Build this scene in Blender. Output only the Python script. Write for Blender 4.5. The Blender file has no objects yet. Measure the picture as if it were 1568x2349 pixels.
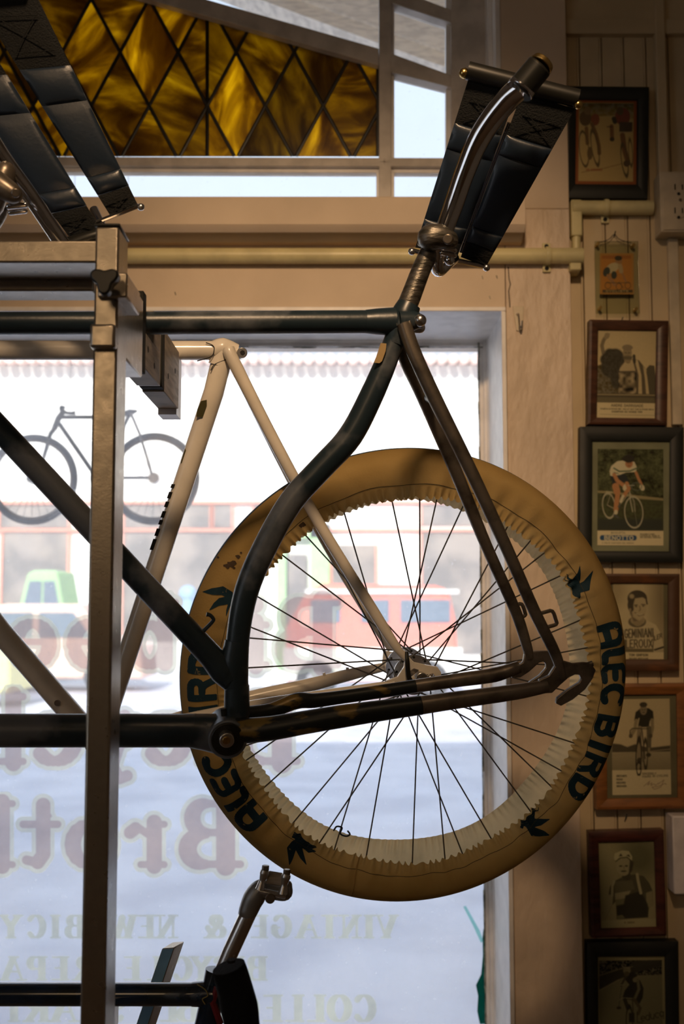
import bpy, bmesh, math, random
import numpy as np
from mathutils import Vector, Matrix
S = bpy.context.scene
COL = S.collection
random.seed(7)
PI = math.pi

# ------------------------------------------------------------------ camera
F = 2550.0
EYE = Vector((0, 0, 1.55))
TH = math.atan(220.5 / F)
cd = bpy.data.cameras.new('camera')
cd.sensor_fit = 'HORIZONTAL'; cd.sensor_width = 36; cd.lens = F / 1568 * 36
cd.clip_start = 0.05; cd.clip_end = 300
cd.dof.use_dof = True; cd.dof.focus_distance = 1.55; cd.dof.aperture_fstop = 8.5
cam = bpy.data.objects.new('camera', cd); COL.objects.link(cam)
cam.location = EYE; cam.rotation_euler = (PI / 2 + TH, 0, 0)
S.camera = cam

# ------------------------------------------------------------------ world, sun, lamps, exposure
w = bpy.data.worlds.new('sky'); S.world = w; w.use_nodes = True
nt = w.node_tree; nt.nodes.clear()
wo = nt.nodes.new('ShaderNodeOutputWorld'); bg = nt.nodes.new('ShaderNodeBackground')
tc = nt.nodes.new('ShaderNodeTexCoord'); sx = nt.nodes.new('ShaderNodeSeparateXYZ'); cr = nt.nodes.new('ShaderNodeValToRGB')
nt.links.new(tc.outputs['Generated'], sx.inputs[0]); nt.links.new(sx.outputs['Z'], cr.inputs[0])
cr.color_ramp.elements[0].position = 0.0; cr.color_ramp.elements[0].color = (0.86, 0.90, 0.95, 1)
cr.color_ramp.elements[1].position = 0.9; cr.color_ramp.elements[1].color = (0.50, 0.68, 0.94, 1)
nt.links.new(cr.outputs[0], bg.inputs[0]); bg.inputs[1].default_value = 1.34
nt.links.new(bg.outputs[0], wo.inputs[0])

sd = bpy.data.lights.new('sun', 'SUN'); sd.energy = 6.2; sd.angle = 0.009; sd.color = (1.0, 0.95, 0.87)
sun = bpy.data.objects.new('sun', sd); COL.objects.link(sun)
sun.rotation_euler = Vector((0.18, 1.0, -0.66)).to_track_quat('-Z', 'Y').to_euler()

def area(name, loc, target, size, energy, color):
    l = bpy.data.lights.new(name, 'AREA'); l.shape = 'DISK'; l.size = size; l.energy = energy; l.color = color
    o = bpy.data.objects.new(name, l); COL.objects.link(o); o.location = loc
    o.rotation_euler = (Vector(target) - Vector(loc)).to_track_quat('-Z', 'Y').to_euler()
def spot(name, loc, target, size, energy, color, ang, blend):
    l = bpy.data.lights.new(name, 'SPOT'); l.shadow_soft_size = size; l.energy = energy; l.color = color; l.spot_size = math.radians(ang); l.spot_blend = blend
    o = bpy.data.objects.new(name, l); COL.objects.link(o); o.location = loc
    o.rotation_euler = (Vector(target) - Vector(loc)).to_track_quat('-Z', 'Y').to_euler()
spot('shop_spotlight', (0.0, -0.2, 3.15), (-0.02, 2.5, 1.80), 0.10, 165, (1.0, 0.66, 0.38), 45, 1.0)
area('warm_fill_light', (-1.0, -2.2, 2.6), (0.2, 2.0, 1.2), 0.8, 5, (1.0, 0.66, 0.36))  # weak warm fill added behind the camera, not a fixture

S.view_settings.view_transform = 'Standard'; S.view_settings.look = 'None'
S.view_settings.exposure = 0.0; S.view_settings.gamma = 1.0; S.view_settings.use_curve_mapping = False

# ------------------------------------------------------------------ pixel -> world helpers (points of the 1568x2349 frame)
UP = Vector((0, -math.sin(TH), math.cos(TH))); FW = Vector((0, math.cos(TH), math.sin(TH)))
def ray(px, py): return Vector((1, 0, 0)) * ((px - 784) / F) + UP * ((1174.5 - py) / F) + FW
def at(px, py, Y):
    r = ray(px, py); return EYE + r * (Y / r.y)
class Pl:
    def __init__(s, p, n): s.p = Vector(p); s.n = Vector(n).normalized()
    def __call__(s, px, py, off=0.0):
        r = ray(px, py); q = s.p + s.n * off
        return EYE + r * ((q - EYE).dot(s.n) / r.dot(s.n))
def mpp(p): return (p - EYE).dot(FW) / F      # metres per pixel at a point

# ------------------------------------------------------------------ materials
def hexc(c): return (c[0], c[1], c[2], 1)
def mat(name, col, rough=0.5, metal=0.0, var=0.12, scale=18.0, col2=None, mix=0.5, bump=0.0, bscale=60.0,
        spec=0.5, coat=0.0, stretch=None, bd=0.002, ramp=(0.42, 0.62), rvar=0.08, transl=0.0, sheen=0.0, aniso=0.0):
    m = bpy.data.materials.new(name); m.use_nodes = True
    n = m.node_tree.nodes; L = m.node_tree.links; b = n['Principled BSDF']; out = n['Material Output']
    t = n.new('ShaderNodeTexCoord'); mp = n.new('ShaderNodeMapping'); L.new(t.outputs['Object'], mp.inputs[0])
    if stretch: mp.inputs['Scale'].default_value = stretch
    no = n.new('ShaderNodeTexNoise'); no.inputs['Scale'].default_value = scale; no.inputs['Detail'].default_value = 6
    L.new(mp.outputs[0], no.inputs['Vector'])
    r = n.new('ShaderNodeValToRGB'); L.new(no.outputs['Fac'], r.inputs[0])
    r.color_ramp.elements[0].position = ramp[0]; r.color_ramp.elements[1].position = ramp[1]
    if col2 is None:
        col2 = tuple(max(0, c * (1 - var)) for c in col); c1 = tuple(min(1, c * (1 + var * 0.5)) for c in col)
    else: c1 = col
    r.color_ramp.elements[0].color = hexc(c1); r.color_ramp.elements[1].color = hexc(col2)
    L.new(r.outputs[0], b.inputs['Base Color'])
    b.inputs['Metallic'].default_value = metal
    mr = n.new('ShaderNodeMapRange'); L.new(no.outputs['Fac'], mr.inputs[0])
    mr.inputs[3].default_value = max(0.02, rough - rvar); mr.inputs[4].default_value = min(1, rough + rvar)
    L.new(mr.outputs[0], b.inputs['Roughness'])
    b.inputs['Specular IOR Level'].default_value = spec
    b.inputs['Coat Weight'].default_value = coat
    if sheen: b.inputs['Sheen Weight'].default_value = sheen
    if bump:
        n2 = n.new('ShaderNodeTexNoise'); n2.inputs['Scale'].default_value = bscale; n2.inputs['Detail'].default_value = 8
        L.new(mp.outputs[0], n2.inputs['Vector'])
        bp = n.new('ShaderNodeBump'); bp.inputs['Strength'].default_value = bump; bp.inputs['Distance'].default_value = bd
        L.new(n2.outputs['Fac'], bp.inputs['Height']); L.new(bp.outputs[0], b.inputs['Normal'])
    if transl:
        tr = n.new('ShaderNodeBsdfTranslucent'); L.new(r.outputs[0], tr.inputs[0])
        mx = n.new('ShaderNodeMixShader'); mx.inputs[0].default_value = transl
        L.new(b.outputs[0], mx.inputs[1]); L.new(tr.outputs[0], mx.inputs[2]); L.new(mx.outputs[0], out.inputs[0])
    return m
def glassmat(name, tint=(1, 1, 1), haze=0.0, hazecol=(0.8, 0.8, 0.8), gloss=0.06, speck=0.0, transl=True):
    m = bpy.data.materials.new(name); m.use_nodes = True
    n = m.node_tree.nodes; L = m.node_tree.links; n.clear()
    out = n.new('ShaderNodeOutputMaterial'); tr = n.new('ShaderNodeBsdfTransparent'); tr.inputs[0].default_value = hexc(tint)
    gl = n.new('ShaderNodeBsdfGlossy'); gl.inputs['Roughness'].default_value = 0.05
    fr = n.new('ShaderNodeFresnel'); fr.inputs[0].default_value = 1.35
    m1 = n.new('ShaderNodeMixShader'); mu = n.new('ShaderNodeMath'); mu.operation = 'MULTIPLY'; mu.inputs[1].default_value = gloss * 10
    L.new(fr.outputs[0], mu.inputs[0]); L.new(mu.outputs[0], m1.inputs[0]); L.new(tr.outputs[0], m1.inputs[1]); L.new(gl.outputs[0], m1.inputs[2])
    last = m1
    if haze:
        d = n.new('ShaderNodeBsdfTranslucent' if transl else 'ShaderNodeBsdfDiffuse'); d.inputs[0].default_value = hexc(hazecol)
        m2 = n.new('ShaderNodeMixShader'); L.new(m1.outputs[0], m2.inputs[1]); L.new(d.outputs[0], m2.inputs[2])
        t = n.new('ShaderNodeTexCoord')
        no = n.new('ShaderNodeTexNoise'); no.inputs['Scale'].default_value = 5; no.inputs['Detail'].default_value = 5
        L.new(t.outputs['Object'], no.inputs['Vector'])
        mr = n.new('ShaderNodeMapRange'); L.new(no.outputs['Fac'], mr.inputs[0]); mr.inputs[1].default_value = 0.3; mr.inputs[2].default_value = 0.7
        mr.inputs[3].default_value = haze * 0.5; mr.inputs[4].default_value = haze * 1.5
        if speck:
            v = n.new('ShaderNodeTexNoise'); v.inputs['Scale'].default_value = 130; v.inputs['Detail'].default_value = 2
            L.new(t.outputs['Object'], v.inputs['Vector'])
            m3 = n.new('ShaderNodeMapRange'); L.new(v.outputs['Fac'], m3.inputs[0]); m3.inputs[1].default_value = 0.70; m3.inputs[2].default_value = 0.76
            m3.inputs[3].default_value = 0; m3.inputs[4].default_value = speck
            ad = n.new('ShaderNodeMath'); L.new(mr.outputs[0], ad.inputs[0]); L.new(m3.outputs[0], ad.inputs[1]); L.new(ad.outputs[0], m2.inputs[0])
        else: L.new(mr.outputs[0], m2.inputs[0])
        last = m2
    L.new(last.outputs[0], out.inputs[0])
    return m
M = {}
M['wall'] = mat('cream_wall_paint', (0.72, 0.575, 0.42), 0.55, bump=0.5, bscale=30, scale=3, var=0.10)
M['wallrough'] = mat('rough_cream_paint', (0.76, 0.61, 0.46), 0.5, bump=1.0, bd=0.010, bscale=26, scale=4, var=0.12, stretch=(1, 1, 0.45))
M['bead'] = mat('beadboard_paint', (0.62, 0.49, 0.30), 0.5, bump=0.3, bscale=40, scale=4, var=0.14)
M['room'] = mat('room_paint', (0.36, 0.28, 0.19), 0.8)
M['floor'] = mat('wood_floor', (0.25, 0.15, 0.08), 0.5, stretch=(1, 8, 1))
M['white'] = mat('white_trim_paint', (0.93, 0.90, 0.87), 0.4, bump=0.10, bscale=35, var=0.08)
M['sash'] = mat('aged_sash_paint', (0.66, 0.60, 0.53), 0.5, bump=0.3, bscale=40, var=0.15)
M['grime'] = mat('dark_putty', (0.10, 0.10, 0.07), 0.8, col2=(0.45, 0.43, 0.35), scale=60)
M['conduit'] = mat('cream_conduit_paint', (0.70, 0.62, 0.33), 0.4, bump=0.2, bscale=40, var=0.12)
M['soffit'] = mat('tan_fascia_paint', (0.92, 0.83, 0.70), 0.8, stretch=(1, 1, 6), var=0.2)
M['stand'] = mat('champagne_anodised', (0.42, 0.37, 0.30), 0.30, 0.85, var=0.05, scale=90, bump=0.06, bscale=500)
M['standside'] = M['stand']
M['blackp'] = mat('black_plastic', (0.012, 0.012, 0.010), 0.35)
M['rubber'] = mat('black_rubber', (0.015, 0.016, 0.012), 0.85, bump=0.3)
M['foam'] = mat('black_foam', (0.010, 0.011, 0.013), 0.95, bump=0.8, bscale=350, spec=0.2)
M['wood'] = mat('pale_jaw_wood', (0.42, 0.36, 0.28), 0.6, stretch=(1, 1, 9), var=0.25)
M['pale'] = mat('pale_plastic', (0.85, 0.80, 0.80), 0.4)
M['dark'] = mat('worn_dark_blue_enamel', (0.018, 0.033, 0.045), 0.36, 0.0, scale=9, col2=(0.13, 0.145, 0.165), ramp=(0.49, 0.57), spec=0.6, bump=0.15, bscale=80, rvar=0.15)
M['darkrust'] = mat('scratched_enamel_over_gold', (0.014, 0.018, 0.018), 0.38, 0.2, scale=34, col2=(0.20, 0.13, 0.03), ramp=(0.58, 0.62), stretch=(0.35, 1, 1), bump=0.2)
M['steel'] = mat('old_bare_steel', (0.27, 0.23, 0.185), 0.36, 0.75, scale=30, col2=(0.10, 0.085, 0.07), ramp=(0.45, 0.7), bump=0.12)
M['post'] = mat('scored_grey_seatpost', (0.22, 0.20, 0.17), 0.36, 0.8, scale=40, stretch=(1, 1, 5), col2=(0.08, 0.075, 0.06), bump=0.5, bscale=90)
M['chrome'] = mat('chrome', (0.78, 0.78, 0.80), 0.08, 1.0, var=0.03, rvar=0.03)
M['brass'] = mat('brass', (0.65, 0.45, 0.16), 0.25, 1.0)
M['tape'] = mat('tan_tape', (0.52, 0.36, 0.16), 0.6)
M['alloy'] = mat('polished_alloy', (0.68, 0.67, 0.66), 0.28, 1.0, var=0.1)
M['whitef'] = mat('cream_frame_enamel', (0.76, 0.70, 0.60), 0.25, 0.0, var=0.10, scale=14, coat=0.4)
M['leather'] = mat('black_leather', (0.012, 0.021, 0.036), 0.36, bump=0.10, bscale=220, spec=0.6)
M['web'] = mat('black_webbing', (0.010, 0.011, 0.011), 0.85, bump=0.9, bscale=500, spec=0.3)
M['blue'] = mat('deep_blue_enamel', (0.006, 0.030, 0.085), 0.22, 0.1, coat=0.6, col2=(0.008, 0.016, 0.02), scale=12)
M['bluefilm'] = mat('blue_film', (0.30, 0.62, 0.95), 0.35, var=0.12)
M['gold'] = mat('gold_lining', (0.55, 0.45, 0.16), 0.4, 0.4)
M['red'] = mat('red_enamel', (0.22, 0.015, 0.02), 0.35)
M['cog'] = mat('dark_tyre', (0.02, 0.018, 0.012), 0.8)
M['tan'] = mat('tan_sidewall', (0.16, 0.11, 0.04), 0.8)
M['spoke'] = mat('spoke_steel', (0.16, 0.15, 0.13), 0.3, 0.8)
M['olive'] = mat('badge_and_veil_olive', (0.05, 0.045, 0.012), 0.4)  # badge enamel; on the hanging bicycle the olive is painted-in yellow veil
M['canvas'] = mat('tan_canvas', (0.64, 0.44, 0.17), 0.9, scale=7, col2=(0.48, 0.315, 0.105), ramp=(0.35, 0.7), bump=0.4, bscale=300, transl=0.5, spec=0.1)
M['canvasback'] = mat('navy_backing', (0.02, 0.045, 0.07), 0.8, spec=0.2)
M['canvasin'] = mat('light_canvas', (0.80, 0.64, 0.36), 0.9, bump=0.4, bscale=200, transl=0.45, spec=0.1)
M['ink'] = mat('worn_navy_ink', (0.006, 0.028, 0.045), 0.75, scale=90, col2=(0.30, 0.22, 0.10), ramp=(0.66, 0.70), spec=0.3)
M['stain'] = mat('dark_oil_stain', (0.05, 0.03, 0.015), 0.9)
M['stitch'] = mat('dark_thread', (0.06, 0.045, 0.02), 0.9)
M['glass'] = glassmat('dusty_window_glass', (0.97, 0.98, 0.99), haze=0.15, hazecol=(0.95, 0.94, 0.96), speck=0.35)
M['glass2'] = glassmat('clean_window_glass', (0.97, 0.98, 0.99), haze=0.05, hazecol=(0.92, 0.95, 0.97), speck=0.10)
M['pic'] = glassmat('picture_glass', (0.96, 0.97, 0.95), gloss=0.05)
M['acryl'] = glassmat('clear_acrylic', (0.93, 0.94, 0.90), gloss=0.12)
M['tint'] = glassmat('torn_green_tint_film', (0.03, 0.30, 0.23), haze=0.25, hazecol=(0.01, 0.12, 0.09))
M['tint2'] = glassmat('thin_green_film', (0.62, 0.86, 0.82), haze=0.10, hazecol=(0.5, 0.8, 0.75))
M['letter'] = glassmat('brown_window_lettering', (0.56, 0.50, 0.49), haze=0.46, hazecol=(0.80, 0.655, 0.615), gloss=0.0)
M['cast'] = mat('grey_cast_alloy', (0.36, 0.37, 0.37), 0.42, 0.7, var=0.1, bump=0.2)
M['letterrim'] = glassmat('cream_lettering_rim', (0.66, 0.66, 0.62), haze=0.55, hazecol=(1.0, 1.0, 0.86), gloss=0.0)
M['letterpale'] = glassmat('cream_lettering', (0.68, 0.68, 0.62), haze=0.45, hazecol=(0.97, 1.0, 0.82), gloss=0.0)
M['outlet'] = mat('ivory_plastic', (0.66, 0.56, 0.40), 0.4)
M['slot'] = mat('black_slot', (0.01, 0.01, 0.01), 0.8)
M['fblack'] = mat('black_frame_wood', (0.012, 0.014, 0.012), 0.5)
M['fbrown'] = mat('dark_walnut_frame', (0.085, 0.035, 0.018), 0.4, stretch=(1, 1, 5), var=0.35)
M['fdist'] = mat('distressed_brown_frame', (0.085, 0.038, 0.016), 0.5, scale=25, col2=(0.20, 0.07, 0.018), ramp=(0.6, 0.72), bump=0.5, stretch=(0.3, 1, 1))
M['forange'] = mat('orange_oak_frame', (0.26, 0.10, 0.025), 0.4, stretch=(1, 1, 6), var=0.25)
M['fred'] = mat('mahogany_frame', (0.075, 0.020, 0.012), 0.4, stretch=(1, 1, 5), var=0.35)
M['mat_grey'] = mat('olive_mount_card', (0.26, 0.26, 0.17), 0.8)
M['mat_dark'] = mat('dark_mount_card', (0.16, 0.14, 0.08), 0.8)
M['asphalt'] = mat('pale_dusty_asphalt', (0.70, 0.69, 0.74), 0.95, scale=1.2, col2=(0.55, 0.54, 0.60), bump=0.2)
M['kerb'] = mat('faded_red_kerb', (0.62, 0.30, 0.28), 0.9)
M['walk'] = mat('concrete', (0.74, 0.70, 0.67), 0.9)
M['fac'] = mat('white_render', (0.88, 0.86, 0.80), 0.9, var=0.04)
M['brick'] = mat('shop_outer_wall', (0.5, 0.42, 0.36), 0.9)
M['salmon'] = mat('salmon_trim', (0.80, 0.36, 0.26), 0.8)
M['tile'] = mat('faded_roof_tile', (0.90, 0.66, 0.58), 0.8)
M['dwin'] = mat('dim_shop_window', (0.20, 0.18, 0.165), 0.4, scale=1.0, col2=(0.34, 0.29, 0.25), spec=0.6)
M['green'] = mat('green_paint', (0.42, 0.66, 0.32), 0.7)
M['yellow'] = mat('yellow_paint', (0.90, 0.84, 0.35), 0.6)
M['vanred'] = mat('hazed_red_van_paint', (0.82, 0.24, 0.17), 0.4)  # red lightened in the colour to stand for haze over the street
M['vanwin'] = mat('blue_grey_vehicle_window', (0.17, 0.22, 0.28), 0.25)
M['tyre'] = mat('black_tyre', (0.03, 0.03, 0.03), 0.9)
M['orange'] = mat('faded_peach_paint', (0.88, 0.62, 0.50), 0.7)
M['bluebin'] = mat('blue_plastic', (0.35, 0.55, 0.80), 0.5)
M['foliage'] = mat('shadowed_foliage', (0.12, 0.12, 0.08), 0.9, scale=8, col2=(0.28, 0.20, 0.12))
# leaded amber glass, each pane with its own shift
def ambermat():
    m = bpy.data.materials.new('streaky_amber_glass'); m.use_nodes = True
    n = m.node_tree.nodes; L = m.node_tree.links; n.clear()
    out = n.new('ShaderNodeOutputMaterial'); t = n.new('ShaderNodeTexCoord'); oi = n.new('ShaderNodeObjectInfo')
    mp = n.new('ShaderNodeMapping'); L.new(t.outputs['Object'], mp.inputs[0])
    mu = n.new('ShaderNodeVectorMath'); mu.operation = 'SCALE'; mu.inputs[0].default_value = (7, 11, 5); L.new(oi.outputs['Random'], mu.inputs['Scale'])
    L.new(mu.outputs[0], mp.inputs['Location'])
    rv = n.new('ShaderNodeVectorMath'); rv.operation = 'SCALE'; rv.inputs[0].default_value = (0, 3.1, 0); L.new(oi.outputs['Random'], rv.inputs['Scale'])
    L.new(rv.outputs[0], mp.inputs['Rotation'])
    mp2 = n.new('ShaderNodeMapping'); mp2.inputs['Scale'].default_value = (1, 1, 0.38); L.new(mp.outputs[0], mp2.inputs[0])
    no = n.new('ShaderNodeTexNoise'); no.inputs['Scale'].default_value = 14; no.inputs['Detail'].default_value = 8; no.inputs['Roughness'].default_value = 0.6; no.inputs['Distortion'].default_value = 0.9
    L.new(mp2.outputs[0], no.inputs['Vector'])
    r = n.new('ShaderNodeValToRGB'); e = r.color_ramp.elements
    e[0].position = 0.30; e[0].color = (0.10, 0.042, 0.004, 1); e[1].position = 0.78; e[1].color = (1.0, 0.74, 0.07, 1)
    k = e.new(0.46); k.color = (0.24, 0.135, 0.006, 1); k = e.new(0.58); k.color = (0.50, 0.325, 0.012, 1)
    L.new(no.outputs['Fac'], r.inputs[0])
    br = n.new('ShaderNodeMapRange'); L.new(oi.outputs['Random'], br.inputs[0]); br.inputs[3].default_value = 0.55; br.inputs[4].default_value = 1.25
    vm = n.new('ShaderNodeVectorMath'); vm.operation = 'SCALE'; L.new(r.outputs[0], vm.inputs[0]); L.new(br.outputs[0], vm.inputs['Scale'])
    tr = n.new('ShaderNodeBsdfTranslucent'); tp = n.new('ShaderNodeBsdfTransparent'); gl = n.new('ShaderNodeBsdfGlossy'); gl.inputs['Roughness'].default_value = 0.25
    L.new(vm.outputs[0], tr.inputs[0]); L.new(vm.outputs[0], tp.inputs[0])
    m1 = n.new('ShaderNodeMixShader'); m1.inputs[0].default_value = 0.42; L.new(tr.outputs[0], m1.inputs[1]); L.new(tp.outputs[0], m1.inputs[2])
    m2 = n.new('ShaderNodeMixShader'); m2.inputs[0].default_value = 0.03; L.new(m1.outputs[0], m2.inputs[1]); L.new(gl.outputs[0], m2.inputs[2])
    L.new(m2.outputs[0], out.inputs[0])
    return m
M['amber'] = ambermat()
def vcmat(rough=0.6, spec=0.3):
    m = bpy.data.materials.new('printed_paper'); m.use_nodes = True
    n = m.node_tree.nodes; L = m.node_tree.links; b = n['Principled BSDF']
    a = n.new('ShaderNodeVertexColor'); a.layer_name = 'Col'
    t = n.new('ShaderNodeTexCoord'); no = n.new('ShaderNodeTexNoise'); no.inputs['Scale'].default_value = 900; L.new(t.outputs['Object'], no.inputs['Vector'])
    mr = n.new('ShaderNodeMapRange'); L.new(no.outputs['Fac'], mr.inputs[0]); mr.inputs[3].default_value = 0.8; mr.inputs[4].default_value = 1.2
    vm = n.new('ShaderNodeVectorMath'); vm.operation = 'SCALE'; L.new(a.outputs[0], vm.inputs[0]); L.new(mr.outputs[0], vm.inputs['Scale'])
    L.new(vm.outputs[0], b.inputs['Base Color']); b.inputs['Roughness'].default_value = rough; b.inputs['Specular IOR Level'].default_value = spec
    return m
M['print'] = vcmat()

# ------------------------------------------------------------------ object helpers
def worldloc(o):
    v = Vector((0, 0, 0))
    while o is not None: v += o.location; o = o.parent
    return v
def link(name, me, material, parent=None, smooth=35):
    if smooth:
        me.shade_smooth()
        try: me.set_sharp_from_angle(angle=math.radians(smooth))
        except Exception: pass
    o = bpy.data.objects.new(name, me); COL.objects.link(o)
    if parent is not None:
        me.transform(Matrix.Translation(-worldloc(parent))); o.parent = parent
    if material is not None: me.materials.append(M[material] if isinstance(material, str) else material)
    return o
def obj(name, bm, material, parent=None, smooth=35, bevel=0.0):
    bmesh.ops.recalc_face_normals(bm, faces=bm.faces[:])
    me = bpy.data.meshes.new(name); bm.to_mesh(me); bm.free()
    if parent is None and me.vertices:     # put the origin at the base of the mesh
        co = np.empty(len(me.vertices) * 3); me.vertices.foreach_get('co', co); co = co.reshape(-1, 3)
        c = Vector(((co[:, 0].min() + co[:, 0].max()) / 2, (co[:, 1].min() + co[:, 1].max()) / 2, co[:, 2].min()))
        me.transform(Matrix.Translation(-c)); o = link(name, me, material, None, smooth); o.location = c
    else: o = link(name, me, material, parent, smooth)
    if bevel:
        b = o.modifiers.new('bevel', 'BEVEL'); b.width = bevel; b.segments = 2; b.limit_method = 'ANGLE'; b.angle_limit = 0.7
    return o
def tag(o, label, cat, group=None):
    o['label'] = label; o['category'] = cat
    if group: o['group'] = group
    return o
def struct(o): o['kind'] = 'structure'; return o
def thing(name, label, cat, loc, group=None):
    o = bpy.data.objects.new(name, None); o.empty_display_size = 0.05; COL.objects.link(o); o.location = loc
    return tag(o, label, cat, group)
def NB(): return bmesh.new()
def box(bm, x0, x1, y0, y1, z0, z1):
    vs = [bm.verts.new((x, y, z)) for x in (x0, x1) for y in (y0, y1) for z in (z0, z1)]
    for f in ((0, 1, 3, 2), (4, 6, 7, 5), (0, 4, 5, 1), (2, 3, 7, 6), (0, 2, 6, 4), (1, 5, 7, 3)): bm.faces.new([vs[i] for i in f])
    return bm
def boxp(bm, px0, py0, px1, py1, Y0, Y1):
    a = at(px0, py0, Y0); b = at(px1, py1, Y0); return box(bm, a.x, b.x, Y0, Y1, b.z, a.z)
def catmull(pts, rad, k=6):
    P = [np.array(p, float) for p in pts]
    if len(P) < 3: return [Vector(p) for p in P], list(rad)
    P = [2 * P[0] - P[1]] + P + [2 * P[-1] - P[-2]]; R = [rad[0]] + list(rad) + [rad[-1]]
    o = []; ro = []
    for i in range(1, len(P) - 2):
        for j in range(k):
            t = j / k; a, b, c, d = P[i - 1], P[i], P[i + 1], P[i + 2]
            o.append(Vector(0.5 * ((2 * b) + (-a + c) * t + (2 * a - 5 * b + 4 * c - d) * t * t + (-a + 3 * b - 3 * c + d) * t ** 3)))
            ro.append(R[i] * (1 - t) + R[i + 1] * t)
    o.append(Vector(P[-2])); ro.append(R[-2])
    return o, ro
def tube(bm, pts, rad, seg=16, curve=False, k=6, squash=None, roundcap=False):
    pts = [Vector(p) for p in pts]
    if not hasattr(rad, '__len__'): rad = [rad] * len(pts)
    if curve: pts, rad = catmull(pts, rad, k)
    if roundcap:
        d0 = (pts[0] - pts[1]).normalized(); d1 = (pts[-1] - pts[-2]).normalized(); r0, r1 = rad[0], rad[-1]
        A = [(math.sin(a), math.cos(a)) for a in (PI / 2 * .92, PI / 2 * .66, PI / 2 * .33)]
        pts = [pts[0] + d0 * r0 * s for s, c in A] + pts + [pts[-1] + d1 * r1 * s for s, c in reversed(A)]
        rad = [r0 * c for s, c in A] + list(rad) + [r1 * c for s, c in reversed(A)]
    rings = []; nprev = None
    for i, p in enumerate(pts):
        d = (pts[min(i + 1, len(pts) - 1)] - pts[max(i - 1, 0)])
        if d.length < 1e-9: d = Vector((0, 0, 1))
        d.normalize()
        if nprev is None:
            nprev = d.cross(Vector((0, 1, 0)));
            if nprev.length < 0.1: nprev = d.cross(Vector((0, 0, 1)))
        nrm = (nprev - d * nprev.dot(d)).normalized(); b = d.cross(nrm); nprev = nrm
        r = rad[i]; s2 = squash if squash else 1.0
        rings.append([bm.verts.new(p + nrm * (math.cos(a) * r) + b * (math.sin(a) * r * s2)) for a in [2 * PI * j / seg for j in range(seg)]])
    for a, b in zip(rings, rings[1:]):
        for j in range(seg): bm.faces.new((a[j], a[(j + 1) % seg], b[(j + 1) % seg], b[j]))
    bm.faces.new(rings[0][::-1]); bm.faces.new(rings[-1])
    return bm
def torus(bm, c, ax, R, r, seg=64, s2=10, a0=0, a1=2 * PI, sq=1.0):
    ax = Vector(ax).normalized(); u = ax.cross(Vector((0, 0, 1))).normalized(); v = ax.cross(u)
    full = abs(a1 - a0 - 2 * PI) < 1e-6; rings = []
    for i in range(seg + (0 if full else 1)):
        a = a0 + (a1 - a0) * i / seg; d = u * math.cos(a) + v * math.sin(a)
        rings.append([bm.verts.new(c + d * (R + r * math.cos(b)) + ax * (r * sq * math.sin(b))) for b in [2 * PI * j / s2 for j in range(s2)]])
    n = len(rings)
    for i in range(n if full else n - 1):
        A, B = rings[i], rings[(i + 1) % n]
        for j in range(s2): bm.faces.new((A[j], A[(j + 1) % s2], B[(j + 1) % s2], B[j]))
    return bm
def ball(bm, c, r, sub=2, sc=(1, 1, 1)):
    g = bmesh.ops.create_icosphere(bm, subdivisions=sub, radius=r)
    for v in g['verts']: v.co = Vector((v.co.x * sc[0], v.co.y * sc[1], v.co.z * sc[2])) + c
    return bm
def prism(bm, pts, ext):
    """closed polygon (3-D points, coplanar) extruded by the vector ext"""
    a = [bm.verts.new(p) for p in pts]; b = [bm.verts.new(Vector(p) + ext) for p in pts]
    bm.faces.new(a); bm.faces.new(b[::-1]); n = len(a)
    for i in range(n): bm.faces.new((a[i], b[i], b[(i + 1) % n], a[(i + 1) % n]))
    return bm
def plate(bm, pl, poly, o0, o1): return prism(bm, [pl(x, y, o0) for x, y in poly], pl.n * (o1 - o0))
def disc(bm, c, ax, r, h, seg=32):
    ax = Vector(ax).normalized(); return tube(bm, [c, c + ax * h], r, seg)

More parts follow.
